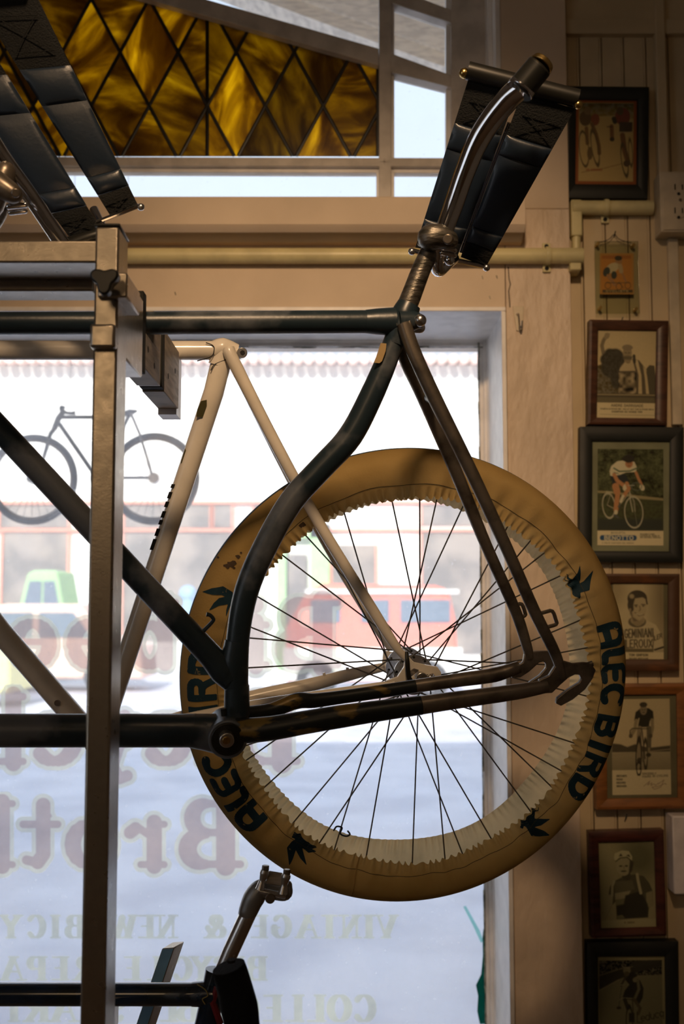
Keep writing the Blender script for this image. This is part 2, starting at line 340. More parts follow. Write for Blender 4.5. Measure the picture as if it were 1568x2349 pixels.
# ------------------------------------------------------------------ stroke lettering: signed distance fields meshed by marching squares
def arc(cx, cy, rx, ry, a0, a1, n=12):
    return [(cx + rx * math.cos(math.radians(a0 + (a1 - a0) * i / n)), cy + ry * math.sin(math.radians(a0 + (a1 - a0) * i / n))) for i in range(n + 1)]
G = {
 'A': (.9, [[(0.02, 0), (.42, 1)], [(.42, 1), (.88, 0)], [(.2, .36), (.7, .36)]]),
 'B': (.8, [[(.12, 0), (.12, 1)], [(.12, 1), (.4, 1)] + arc(.42, .77, .26, .23, 90, -90) + [(.12, .54)], [(.12, .54), (.45, .54)] + arc(.45, .27, .31, .27, 90, -90) + [(.12, 0)]]),
 'C': (.8, [arc(.44, .5, .38, .5, 42, 318, 20)]),
 'D': (.85, [[(.12, 0), (.12, 1)], [(.12, 1), (.36, 1)] + arc(.36, .5, .42, .5, 90, -90) + [(.12, 0)]]),
 'E': (.72, [[(.12, 0), (.12, 1)], [(.12, 1), (.68, 1)], [(.12, .52), (.55, .52)], [(.12, 0), (.70, 0)]]),
 'F': (.7, [[(.12, 0), (.12, 1)], [(.12, 1), (.68, 1)], [(.12, .52), (.55, .52)]]),
 'G': (.85, [arc(.44, .5, .38, .5, 42, 330, 20) + [(.78, .45), (.5, .45)]]),
 'H': (.85, [[(.12, 0), (.12, 1)], [(.75, 0), (.75, 1)], [(.12, .5), (.75, .5)]]),
 'I': (.34, [[(.17, 0), (.17, 1)]]),
 'J': (.6, [[(.48, 1), (.48, .25)] + arc(.28, .25, .2, .25, 0, -150)]),
 'K': (.8, [[(.12, 0), (.12, 1)], [(.75, 1), (.14, .45)], [(.32, .6), (.78, 0)]]),
 'L': (.68, [[(.12, 0), (.12, 1)], [(.12, 0), (.66, 0)]]),
 'M': (1.0, [[(.1, 0), (.14, 1)], [(.14, 1), (.5, .25)], [(.5, .25), (.86, 1)], [(.86, 1), (.9, 0)]]),
 'N': (.9, [[(.12, 0), (.12, 1)], [(.12, 1), (.78, 0)], [(.78, 0), (.78, 1)]]),
 'O': (.9, [arc(.45, .5, .38, .5, 0, 360, 28)]),
 'P': (.75, [[(.12, 0), (.12, 1)], [(.12, 1), (.42, 1)] + arc(.42, .74, .28, .26, 90, -90) + [(.12, .48)]]),
 'Q': (.9, [arc(.45, .5, .38, .5, 0, 360, 28), [(.5, .25), (.85, -.1)]]),
 'R': (.85, [[(.12, 0), (.12, 1)], [(.12, 1), (.42, 1)] + arc(.42, .75, .27, .25, 90, -90) + [(.12, .5)], [(.42, .5), (.8, 0)]]),
 'S': (.75, [arc(.38, .75, .28, .25, 30, 250, 14) + arc(.38, .26, .3, .26, 70, -150, 14)]),
 'T': (.8, [[(.4, 0), (.4, 1)], [(.02, 1), (.78, 1)]]),
 'U': (.85, [[(.12, 1), (.12, .33)] + arc(.43, .33, .31, .33, 180, 360) + [(.74, 1)]]),
 'V': (.85, [[(.03, 1), (.43, 0)], [(.43, 0), (.83, 1)]]),
 'W': (1.15, [[(.03, 1), (.3, 0)], [(.3, 0), (.57, .9)], [(.57, .9), (.84, 0)], [(.84, 0), (1.1, 1)]]),
 'X': (.8, [[(.05, 0), (.75, 1)], [(.05, 1), (.75, 0)]]),
 'Y': (.8, [[(.03, 1), (.4, .48)], [(.78, 1), (.4, .48)], [(.4, .48), (.4, 0)]]),
 'Z': (.7, [[(.05, 1), (.65, 1)], [(.65, 1), (.05, 0)], [(.05, 0), (.65, 0)]]),
 '&': (1.0, [arc(.42, .78, .2, .22, -60, 240, 14) + [(.8, .0)], [(.32, .58)] + arc(.36, .26, .3, .26, 110, 330, 14) + [(.85, .45)]]),
 '1': (.4, [[(.05, .8), (.25, 1)], [(.25, 1), (.25, 0)]]),
 '5': (.7, [[(.6, 1), (.15, 1), (.12, .58)] + arc(.35, .3, .28, .3, 120, -140)]),
 '8': (.7, [arc(.35, .75, .24, .25, 0, 360), arc(.35, .26, .28, .26, 0, 360)]),
 '9': (.7, [arc(.36, .7, .28, .3, 0, 360), [(.64, .7), (.45, 0)]]),
 '6': (.7, [arc(.36, .3, .28, .3, 0, 360), [(.08, .3), (.4, 1)]]),
 '0': (.7, [arc(.35, .5, .28, .5, 0, 360)]),
 "'": (.2, [[(.1, 1), (.1, .8)]]), '.': (.25, [[(.1, .02), (.1, .03)]]), '-': (.5, [[(.05, .4), (.45, .4)]]), ',': (.25, [[(.12, .05), (.05, -.12)]]),
 'a': (.65, [arc(.3, .33, .26, .33, 0, 360), [(.56, .66), (.56, 0)]]),
 'e': (.62, [[(.06, .36), (.56, .36)] + arc(.31, .36, .25, .32, 0, 310, 16)]),
 'd': (.65, [arc(.3, .33, .26, .33, 0, 360), [(.56, 1.05), (.56, 0)]]),
 'u': (.65, [[(.08, .66), (.08, .25)] + arc(.31, .25, .23, .25, 180, 360) + [(.54, .66)], [(.54, .66), (.54, 0)]]),
 'c': (.58, [arc(.32, .33, .26, .33, 45, 315, 16)]),
 'q': (.65, [arc(.3, .33, .26, .33, 0, 360), [(.56, .66), (.56, -.35)]]),
 'n': (.6, [[(.08, .66), (.08, 0)], [(.08, .45)] + arc(.3, .42, .22, .24, 180, 0) + [(.52, 0)]]),
 'r': (.42, [[(.08, .66), (.08, 0)], [(.08, .45), (.22, .62), (.38, .64)]]),
 'o': (.65, [arc(.32, .33, .26, .33, 0, 360)]),
 'm': (.9, [[(.08, .66), (.08, 0)], [(.08, .45)] + arc(.27, .42, .19, .22, 180, 0) + [(.46, 0)], [(.46, .45)] + arc(.65, .42, .19, .22, 180, 0) + [(.84, 0)]]),
 ' ': (.5, []),
}
def segs(strokes): return [(a, b) for s in strokes for a, b in zip(s, s[1:]) if math.hypot(a[0] - b[0], a[1] - b[1]) > 1e-5]
def f_segs(X, Y, sg):          # sg: (ax,ay,bx,by,r)
    D = np.full(X.shape, 1e9)
    for ax, ay, bx, by, r in sg:
        dx, dy = bx - ax, by - ay; L2 = dx * dx + dy * dy + 1e-12
        t = np.clip(((X - ax) * dx + (Y - ay) * dy) / L2, 0, 1)
        D = np.minimum(D, np.hypot(X - ax - t * dx, Y - ay - t * dy) - r)
    return D
def f_boxes(X, Y, sg):         # square-ended strokes
    D = np.full(X.shape, 1e9)
    for ax, ay, bx, by, r in sg:
        cx, cy = (ax + bx) / 2, (ay + by) / 2; L = math.hypot(bx - ax, by - ay) + 1e-9; ux, uy = (bx - ax) / L, (by - ay) / L
        u = np.abs((X - cx) * ux + (Y - cy) * uy) - L / 2; v = np.abs(-(X - cx) * uy + (Y - cy) * ux) - r
        D = np.minimum(D, np.hypot(np.maximum(u, 0), np.maximum(v, 0)) + np.minimum(np.maximum(u, v), 0))
    return D
def f_poly(X, Y, P):
    D = np.full(X.shape, 1e18); s = np.ones(X.shape); n = len(P); j = n - 1
    for i in range(n):
        (ax, ay), (bx, by) = P[i], P[j]; ex, ey = bx - ax, by - ay; wx, wy = X - ax, Y - ay
        t = np.clip((wx * ex + wy * ey) / (ex * ex + ey * ey + 1e-12), 0, 1)
        D = np.minimum(D, (wx - ex * t) ** 2 + (wy - ey * t) ** 2)
        c1 = Y >= ay; c2 = Y < by; c3 = ex * wy > ey * wx
        s = np.where((c1 & c2 & c3) | (~c1 & ~c2 & ~c3), -s, s); j = i
    return s * np.sqrt(D)
def mesh_field(bm, D, xs, ys, mapf, maxrun=8):
    """marching squares of D<0 on the grid (D[iy,ix]); mapf(x,y) -> 3-D point"""
    V = {}
    def vert(x, y):
        k = (round(x, 5), round(y, 5))
        if k not in V: V[k] = bm.verts.new(mapf(x, y))
        return V[k]
    ny, nx = D.shape; ins = D < 0
    for j in range(ny - 1):
        i = 0
        while i < nx - 1:
            c = (ins[j, i], ins[j, i + 1], ins[j + 1, i + 1], ins[j + 1, i])
            if not any(c): i += 1; continue
            if all(c):
                e = i + 1
                while e < nx - 1 and e - i < maxrun and ins[j, e] and ins[j, e + 1] and ins[j + 1, e + 1] and ins[j + 1, e]: e += 1
                f = [vert(xs[i], ys[j]), vert(xs[e], ys[j]), vert(xs[e], ys[j + 1]), vert(xs[i], ys[j + 1])]
                try: bm.faces.new(f)
                except ValueError: pass
                i = e; continue
            q = [(xs[i], ys[j], D[j, i]), (xs[i + 1], ys[j], D[j, i + 1]), (xs[i + 1], ys[j + 1], D[j + 1, i + 1]), (xs[i], ys[j + 1], D[j + 1, i])]
            pl = []
            for k in range(4):
                a, b = q[k], q[(k + 1) % 4]
                if a[2] < 0: pl.append(vert(a[0], a[1]))
                if (a[2] < 0) != (b[2] < 0):
                    t = a[2] / (a[2] - b[2]); pl.append(vert(a[0] + (b[0] - a[0]) * t, a[1] + (b[1] - a[1]) * t))
            u = []
            for v in pl:
                if v not in u: u.append(v)
            if len(u) > 2:
                try: bm.faces.new(u)
                except ValueError: pass
            i += 1
    return bm
def textstrokes(txt, x, y, h, wscale=1.0, gap=.14):
    """text as absolute stroke segments; y down"""
    out = []
    for ch in txt:
        g = G.get(ch) or G.get(ch.upper()) or G[' ']
        hh = h
        for a, b in segs(g[1]): out.append((x + a[0] * h * wscale, y - a[1] * hh, x + b[0] * h * wscale, y - b[1] * hh))
        x += (g[0] + gap) * h * wscale
    return out, x

# ------------------------------------------------------------------ room shell
YW = 2.50
def X(px, py, Y=YW): return at(px, py, Y).x
def Z(py, Y=YW): return at(784, py, Y).z
XL = -2.6; XR = 1.55; YB = -3.2; H = 3.6
xr = X(1166, 1200) ; xr_up = X(1148, 100)
xpil = X(1316, 1100)
zt = Z(704); zb = 0.45; zu = Z(479); zu_top = 3.45; WT = 2.95
struct(obj('floor', box(NB(), XL, XR, YB, WT, -0.1, 0), 'floor'))
struct(obj('ceiling', box(NB(), XL, XR, YB, WT, H, H + 0.1), 'room'))
struct(obj('wall_back', box(NB(), XL, XR, YB - 0.1, YB, 0, H), 'room'))
b = NB(); box(b, XL - .1, XL, YB, -1.3, 0, H); box(b, XL - .1, XL, .2, WT, 0, H); box(b, XL - .1, XL, -1.3, .2, 0, 1.2); box(b, XL - .1, XL, -1.3, .2, 2.8, H)
struct(obj('wall_left', b, 'room'))
struct(obj('added_window', box(NB(), XL - .06, XL - .05, -1.3, .2, 1.2, 2.8), 'glass'))  # side window added out of view to put highlights on the chrome
struct(obj('wall_right', box(NB(), XR, XR + 0.1, YB, WT, 0, H), 'room'))
XO = -1.75                     # left end of the openings, outside the picture
b = NB()
box(b, XL, XO, YW + .02, WT, 0, H)
box(b, XO, xr, YW + .02, WT, 0, zb)
box(b, XO, xr, YW + .02, WT, zt, zu)
box(b, XO, xr_up, YW + .02, WT, zu_top, H)
box(b, xr, XR, YW + .05, WT, 0, zt)
box(b, xr_up, XR, YW + .05, WT, zu, H)
box(b, xr, xr_up + .0001, YW + .02, WT, zt, zu) if xr < xr_up else None
box(b, xr_up, xr, YW + .05, WT, zt, zu)
struct(obj('wall_front', b, 'wall'))
# painted boards facing the wall: header over the window and the post board beside it
struct(obj('trim_1', box(NB(), XL, xr - .001, YW, YW + .022, zt, zu), 'wall', bevel=.001))
struct(obj('trim_2', box(NB(), xr + .0008, xpil, YW, YW + .052, 0, zu), 'wallrough', bevel=.0015))
struct(obj('trim_3', box(NB(), xr_up, xpil, YW, YW + .052, zu + .0005, H), 'wall', bevel=.0015))
struct(obj('trim_4', box(NB(), XL, xr - .001, YW, YW + .022, 0, zb), 'wall'))
# beadboard: planks with a bead, each its own piece of the wall panelling
YP = YW + .032
bead = struct(obj('wall_panelling', box(NB(), xpil, XR, YW + .045, YW + .05, 0, H), 'bead'))
wd = .0525; x = X(1351, 1300, YP) - wd * 1; zboard = Z(86, YP); k = 0; plank_me = None
while x < XR - .01:
    x0 = max(x, xpil + .0005); x1 = min(x + wd, XR)
    if x1 - x0 > .004:
        b = NB()
        box(b, x0 + .0012, x1 - .0075, YP, YW + .046, 0, zboard)
        obj('plank', b, 'bead', bead)
        if x1 < XR:
            b = NB(); tube(b, [Vector((x1 - .0038, YP + .0032, 0)), Vector((x1 - .0038, YP + .0032, zboard))], .0031, 8); obj('bead_moulding', b, 'bead', bead)
    x += wd
b = NB(); box(b, xpil, XR, YW + .012, YW + .046, zboard, Z(42, YW + .01)); obj('rail_board', b, 'bead', bead, bevel=.002)
b = NB(); box(b, xpil, XR, YW + .022, YW + .046, Z(42, YW + .01) + .001, H); obj('top_board', b, 'bead', bead, bevel=.002)
b = NB(); xx = X(1520, 200); box(b, xx - .012, xx + .012, YW + .008, YP, Z(420), H); obj('batten', b, 'bead', bead, bevel=.003)

# window sill shelf below the transom (profile swept along X, end rounded)
def sweep_x(bm, prof, x0, x1): return prism(bm, [Vector((x0, y, z)) for y, z in prof], Vector((x1 - x0, 0, 0)))
xs_end = X(1203, 500, YW - .06)
z1, z2, z3, z4 = Z(479), Z(514, YW - .075), Z(521, YW - .075), Z(556, YW - .02)
b = NB(); sweep_x(b, [(YW + .02, zu + .001), (YW - .075, zu + .001), (YW - .075, z2), (YW - .070, z3), (YW - .060, z3 - .008), (YW - .045, z4 + .022), (YW - .025, z4 + .006), (YW - .02, z4), (YW, z4 - .001)], XL + .01, xs_end)
struct(obj('trim_5', b, 'wall', bevel=.0015))

# ------------------------------------------------------------------ lower shop window
yg = 2.82
wf = struct(thing('window_1', 'x', 'x', (0, 0, 0))); del wf['label']; del wf['category']; wf.location = ((XO + xr) / 2, yg, zb)
b = NB(); lip = .010   # corner lip, painted white to stand for the lit casing edge
box(b, XO, xr - .0005, YW - .004, YW + .012, zt - .011, zt - .0002); box(b, xr - .011, xr - .0005, YW - .004, YW + .012, zb, zt - .011)
obj('casing_lip', b, 'white', wf, bevel=.002)
b = NB(); box(b, XO, xr - .001, YW + .012, yg - .02, zt - .004, zt - .001); box(b, xr - .004, xr - .001, YW + .012, yg - .02, zb, zt - .004)
box(b, XO, xr - .001, YW + .012, yg + .03, zb - .03, zb + .001)
obj('reveal_board', b, 'white', wf)
xg = X(1100, 1300, yg); zg = Z(799, yg)
b = NB()
for (yy, dx, th) in ((yg - .035, .020, .014), (yg - .022, .012, .012), (yg - .010, .003, .02)):
    xx = xg + dx; zz = zg + dx
    box(b, xx, xr - .002, yy, yy + th, zb, zt - .002); box(b, XO, xr - .002, yy + .0003, yy + th, zz, zt - .0022)
obj('sash_moulding', b, 'white', wf, bevel=.0018)
b = NB(); z_ = zb
while z_ < zg:
    r = random.uniform(.0012, .0034); tube(b, [Vector((xg + .001, yg - .010, z_)), Vector((xg + .001 + random.uniform(-.001, .001), yg - .010, z_ + .06))], [r, random.uniform(.0012, .003)], 6); z_ += .058
x_ = XO
while x_ < xg:
    tube(b, [Vector((x_, yg - .010, zg)), Vector((x_ + .06, yg - .010, zg + random.uniform(-.001, .001)))], random.uniform(.0008, .0026), 6); x_ += .058
obj('putty_line', b, 'grime', wf)
b = NB(); box(b, XO, xg + .012, yg, yg + .004, zb, zg + .012); obj('glass_pane', b, 'glass', wf, smooth=0)
# torn tint film along the right edge of the glass
film = []
for py, w1 in ((2349, 16), (2320, 22), (2285, 20), (2260, 25), (2235, 13), (2190, 9), (2150, 10), (2110, 5), (2060, 4), (1990, 3), (1900, 2)): film.append((py, w1))
pts = [at(1121, py, yg - .004) for py, w1 in film] + [at(1116 - w1, py, yg - .004) for py, w1 in reversed(film)]
b = NB(); prism(b, pts, Vector((0, .0006, 0))); obj('torn_tint_film', b, 'tint', wf, smooth=0)
b = NB(); prism(b, [at(x_, y_, yg - .004) for x_, y_ in ((1062, 2080), (1068, 2078), (1100, 2135), (1108, 2160), (1102, 2162), (1085, 2125))], Vector((0, .0006, 0))); obj('torn_tint_film', b, 'tint2', wf, smooth=0)

# painted lettering on the glass, read from outside (mirrored from in here)
YT = yg - .0035
def mp(x, y): return at(x, y, YT)
BIG = {
 'B': [('s', .06, .5, .30), ('b', .0, .04, .55, .04, .07), ('b', .0, .96, .55, .96, .07)],
}
def glyph_big(ch):
    """segments (ax,ay,bx,by,r) in a unit cap-height box, non mirrored, plus its width"""
    V, Hh = .125, .062
    o = []
    def v(x, y0, y1, r=V): o.append((x, y0 + .03, x, y1 - .03, r, 1))
    def h(x0, x1, y, r=Hh): o.append((x0, y, x1, y, r, 0))
    def a(cx, cy, rx, ry, a0, a1, rv=V, rh=Hh, n=18):
        P = arc(cx, cy, rx, ry, a0, a1, n)
        for i in range(n):
            p, q = P[i], P[i + 1]; am = math.radians(a0 + (a1 - a0) * (i + .5) / n); k = abs(math.cos(am)); o.append((p[0], p[1], q[0], q[1], rh + (rv - rh) * k, 0))
    if ch == 'B':
        v(.28, 0, 1, .15); h(.06, .62, .06, .06); h(.06, .60, .94, .06); a(.58, .73, .20, .21, 95, -95, .13, .075); h(.3, .6, .52, .06); a(.60, .28, .25, .22, 95, -95, .145, .075); return o, 1.02
    if ch == 'i': v(.2, 0, .70, .12); h(.05, .38, .055, .055); h(.05, .2, .62, .055); o.append((.2, .90, .2, .901, .12, 0)); return o, .44
    if ch == 's': a(.30, .50, .17, .15, 20, 255, .10, .075); a(.32, .21, .19, .16, 75, -165, .11, .075); o.append((.47, .60, .47, .50, .05, 0)); return o, .62
    if ch == 'b': v(.2, .05, 1, .12); h(.05, .2, .94, .055); a(.42, .34, .22, .28, 0, 360, .115, .065); return o, .78
    if ch == 'e': a(.36, .35, .24, .29, 0, 335, .12, .065); h(.2, .62, .38, .05); return o, .72
    if ch == 'c': a(.38, .35, .26, .29, 50, 320, .13, .065); o.append((.54, .55, .54, .46, .085, 0)); return o, .70
    if ch == 'y': v(.22, .30, .70, .10); o.append((.20, .62, .40, .05, .10, 0)); o.append((.60, .62, .40, .0, .06, 0)); o.append((.40, 0, .30, -.16, .075, 0)); o.append((.30, -.18, .18, -.14, .085, 0)); h(.04, .34, .64, .05); h(.48, .74, .64, .05); return o, .80
    if ch == 'l': v(.2, 0, 1, .12); h(.05, .38, .055, .055); h(.05, .2, .94, .055); return o, .44
    if ch == 'r': v(.2, 0, .70, .12); h(.05, .40, .055, .055); h(.05, .2, .64, .055); o.append((.3, .5, .45, .6, .06, 0)); o.append((.48, .58, .56, .52, .10, 0)); return o, .68
    if ch == 'o': a(.37, .35, .25, .29, 0, 360, .13, .065); return o, .75
    if ch == 't': v(.26, .18, .95, .115); h(.05, .55, .64, .06); o.append((.26, .20, .34, .09, .11, 0)); o.append((.34, .085, .50, .12, .075, 0)); o.append((.16, .76, .26, .9, .03, 0)); return o, .62
    if ch == 'h': v(.2, 0, 1, .12); h(.05, .38, .055, .055); h(.05, .2, .94, .055); a(.44, .42, .16, .20, 170, 0, .12, .07); v(.62, 0, .45, .12); h(.48, .78, .055, .055); return o, .85
def word_big(items, base, cap):
    h = base - cap
    for ch, xl, xrt in items:
        sg, wd_ = glyph_big(ch); sc = (xrt - xl) / wd_
        # mirrored: glyph x=0 sits at the right edge
        S2 = [(xrt - a * sc, base - b2 * h, xrt - c * sc, base - d * h, r * h * .92) for a, b2, c, d, r, _ in sg]
        xs = np.arange(xl - 16, xrt + 16, 2.0); ys = np.arange(cap - 18, base + h * .45, 2.0)
        XX, YY = np.meshgrid(xs, ys); D = f_segs(XX, YY, S2)
        D = D + 0.0
        b1 = NB(); mesh_field(b1, D, xs, ys, mp); b2m = NB(); mesh_field(b2m, np.maximum(-D, D - 9.5), xs, ys, mp)
        g = link_flat('painted_letter', b1, 'letter', wf); link_flat('letter_rim', b2m, 'letterrim', g)
def link_flat(name, bm, m, parent):
    me = bpy.data.meshes.new(name); bm.to_mesh(me); bm.free()
    return link(name, me, m, parent, smooth=0)
word_big([('B', 625, 783), ('i', 548, 618), ('s', 425, 532), ('b', 286, 410), ('e', 150, 268), ('e', 18, 132)], 1534, 1372)
word_big([('B', 530, 690), ('i', 452, 518), ('c', 330, 440), ('y', 200, 318), ('c', 72, 190), ('l', -5, 60), ('e', -120, -18)], 1756, 1588)
word_big([('B', 404, 560), ('r', 280, 384), ('o', 145, 270), ('t', 42, 140), ('h', -95, 36)], 1992, 1834)
def serif_text(items, base, cap):
    h = base - cap; b = NB()
    for ch, xc in items:
        g = G[ch]; sg = []
        wpx = g[0] * h * .82; x0 = xc + wpx / 2
        for st in g[1]:
            for a, c in zip(st, st[1:]):
                L = math.hypot(c[0] - a[0], c[1] - a[1]) + 1e-9; k = abs(c[1] - a[1]) / L
                if ch in 'VWA' and (c[0] - a[0]) * (c[1] - a[1]) > 0 : k *= .35
                if ch == 'N' and a[0] == c[0]: k *= .3
                r = (.035 + .115 * k ** 1.5) * h
                p = (x0 - a[0] * h * .82, base - (.05 + a[1] * .9) * h, x0 - c[0] * h * .82, base - (.05 + c[1] * .9) * h, r); sg.append(p)
            for e, f in ((st[0], st[1]), (st[-1], st[-2])):
                if e[1] in (0, 1) and abs(e[1] - f[1]) > abs(e[0] - f[0]):
                    ex = x0 - e[0] * h * .82; ey = base - (.04 + e[1] * .92) * h; sg.append((ex - .2 * h, ey, ex + .2 * h, ey, .035 * h))
        xs = np.arange(x0 - wpx - 14, x0 + 14, 1.6); ys = np.arange(cap - 6, base + 8, 1.6); XX, YY = np.meshgrid(xs, ys)
        D = f_segs(XX, YY, [s for s in sg]); D = np.maximum(D, np.maximum(cap - YY, YY - base))
        bb = NB(); mesh_field(bb, D, xs, ys, mp); link_flat('painted_letter', bb, 'letterpale', wf)
    b.free()
serif_text([('V', 885), ('I', 846), ('N', 803), ('T', 755), ('A', 706), ('G', 645), ('E', 592), ('&', 492), ('N', 382), ('E', 333), ('W', 280), ('B', 172), ('I', 127), ('C', 83), ('Y', 25), ('C', -35)], 2153, 2098)
serif_text([('B', 588), ('I', 549), ('C', 510), ('Y', 462), ('C', 418), ('L', 352), ('E', 300), ('R', 195), ('E', 135), ('P', 84), ('A', 30), ('I', -12)], 2250, 2193)
serif_text([('C', 836), ('O', 778), ('L', 722), ('L', 672), ('E', 622), ('C', 568), ('T', 514), ('I', 474), ('B', 432), ('L', 384), ('E', 334), ('S', 264), ('A', 148), ('R', 85), ('T', 32)], 2345, 2281)

# ------------------------------------------------------------------ transom window with leaded amber glass
yt = 2.62
tw = struct(thing('window_2', 'x', 'x', (0, yt, zu))); del tw['label']; del tw['category']
def tpx(px, py, Y=yt): return at(px, py, Y)
XOp = 784 + (XO * F / yt)
def slab(name, poly, y0, y1, m, par=tw, bev=.0015):
    b = NB(); prism(b, [tpx(x_, y_, y0) for x_, y_ in poly], Vector((0, y1 - y0, 0))); return obj(name, b, m, par, bevel=bev)
def ac(x_): return 148 - .285 * (865 - x_)      # lower edge of the arched bar
XLp = XOp
b = NB(); box(b, xr_up - .022, xr_up - .001, YW + .052, yt + .06, zu, zu_top); box(b, xr_up - .012, xr_up - .001, YW, YW + .05, zu, zu_top); obj('reveal_board', b, 'white', tw)
slab('stile', [(1034, -330), (1136, -330), (1136, 480), (1034, 480)], yt - .012, yt + .03, 'sash')
slab('mullion', [(869, -330), (897, -330), (897, 480), (869, 480)], yt - .010, yt + .03, 'sash')
slab('rail', [(XLp, 356), (1034, 362), (1034, 382), (XLp, 377)], yt - .010, yt + .03, 'sash')
slab('rail_bead', [(XLp, 377), (1034, 382), (1034, 397), (XLp, 391)], yt + .004, yt + .03, 'white')
slab('mullion_bead', [(863, 385), (869, 385), (869, 479), (863, 479)], yt + .004, yt + .03, 'white')
slab('mullion_bead', [(897, -300), (904, -300), (904, 479), (897, 479)], yt + .004, yt + .03, 'white')
slab('stile_bead', [(1022, -300), (1034, -300), (1034, 479), (1022, 479)], yt + .004, yt + .03, 'white')
slab('rail', [(XLp, 470), (1034, 476), (1034, 486), (XLp, 486)], yt - .002, yt + .03, 'sash')
aa = list(range(int(XLp), 866, 60)) + [868]
slab('arched_bar', [(x_, ac(x_)) for x_ in aa] + [(x_, ac(x_) - 38) for x_ in reversed(aa)], yt - .012, yt + .03, 'sash')
slab('arched_bar', [(897, 165), (1034, 200), (1034, 172), (897, 122)], yt - .012, yt + .03, 'sash')
slab('arched_bar', [(897, 6), (1034, 52), (1034, 22), (897, -30)], yt - .012, yt + .03, 'sash')
b = NB(); prism(b, [tpx(x_, y_, yt + .018) for x_, y_ in ((XLp, 380), (1030, 380), (1030, 482), (XLp, 482))], Vector((0, .003, 0))); obj('glass_pane', b, 'glass2', tw, smooth=0)
b = NB(); prism(b, [tpx(x_, y_, yt + .018) for x_, y_ in ((890, -320), (1030, -320), (1030, 374), (890, 374))], Vector((0, .003, 0))); obj('glass_pane', b, 'glass2', tw, smooth=0)
b = NB(); prism(b, [tpx(x_, y_, yt + .018) for x_, y_ in [(XLp, -320), (874, -320), (874, ac(868) - 20)] + [(x_, ac(x_) - 20) for x_ in reversed(aa)]], Vector((0, .003, 0))); obj('glass_pane', b, 'glass2', tw, smooth=0)
def clip(poly, inside, inter):
    o = []
    for i in range(len(poly)):
        a, c = poly[i - 1], poly[i]; ia, ic = inside(a), inside(c)
        if ia != ic: o.append(inter(a, c))
        if ic: o.append(c)
    return o
def lclip(poly, nx, ny, d):
    f = lambda p: p[0] * nx + p[1] * ny - d
    return clip(poly, lambda p: f(p) <= 0, lambda a, c: (a[0] + (c[0] - a[0]) * f(a) / (f(a) - f(c)), a[1] + (c[1] - a[1]) * f(a) / (f(a) - f(c))))
pcame = NB(); npane = 0
def came(p, q, r=.0042):
    tube(pcame, [tpx(p[0], p[1], yt + .012), tpx(q[0], q[1], yt + .012)], r, 8, squash=.6)
for row in range(-2, 4):
    cy = 120 + 123 * (row - 1) + 0
    for c in range(-8, 9):
        cx = 475 + 133 * c + (66.5 if row % 2 == 0 else 0)
        poly = [(cx, cy - 123), (cx + 66.5, cy), (cx, cy + 123), (cx - 66.5, cy)]
        for hf in (0, 1):
            p = poly
            if abs(cx - 475) < 2: p = lclip(p, 1, 0, 475) if hf == 0 else lclip(p, -1, 0, -475)
            elif hf: continue
            p = lclip(p, 1, 0, 866); p = lclip(p, 0, 1, 358); p = lclip(p, .285, -1, .285 * 865 - 146) if p else p
            if len(p) < 3: continue
            ar = abs(sum(p[i - 1][0] * p[i][1] - p[i][0] * p[i - 1][1] for i in range(len(p)))) / 2
            if ar < 60 or max(q[0] for q in p) < XLp: continue
            p = [q for q in p]
            b = NB()
            try: prism(b, [tpx(q[0], q[1], yt + .011) for q in p], Vector((0, .003, 0)))
            except ValueError: b.free(); continue
            obj('pane', b, 'amber', tw, smooth=0); npane += 1
            for i in range(len(p)):
                a, c2 = p[i - 1], p[i]
                if a[0] <= c2[0] and math.hypot(a[0] - c2[0], a[1] - c2[1]) > 8: came(a, c2, .0046)
obj('lead_came', pcame, 'blackp', tw)
# arched fascia of the canopy outside, and the shop's outer wall above
yf = 3.8
def fc(x_): return 108 + (x_ - 893) * .36 + (min(0, x_ - 893) ** 2) * -.00003
fx = list(range(-900, 1500, 100))
b = NB(); prism(b, [at(x_, fc(x_), yf) for x_ in fx] + [at(x_, -560, yf) for x_ in reversed(fx)], Vector((0, .12, 0)))
canopy = tag(obj('canopy_fascia', b, 'soffit'), 'tan arched fascia board of the canopy outside, above the amber glass', 'canopy')
b = NB(); prism(b, [at(x_, fc(x_) - 38, yf - .02) for x_ in fx] + [at(x_, fc(x_) - 62, yf - .02) for x_ in reversed(fx)], Vector((0, .02, 0))); obj('moulding', b, 'soffit', canopy)
b = NB(); zc = at(784, -560, yf).z
box(b, -3.5, 3.0, 2.951, yf + .14, zc + .001, zc + .08); obj('canopy_roof', b, 'soffit', canopy)
struct(obj('trim_6', box(NB(), -16, 16, 2.96, 3.3, zc + .082, 6.9), 'brick'))
struct(obj('trim_7', box(NB(), -16, 16, 2.6, 2.94, H + .31, 6.9), 'brick'))
b = NB(); box(b, -16, XL - .11, 2.55, 2.95, 0, zc + .08); box(b, XR + .11, 16, 2.55, 2.95, 0, zc + .08); struct(obj('wall_outer', b, 'brick'))
struct(obj('roof', box(NB(), -16, 16, -8, 2.95, H + .11, H + .3), 'brick'))

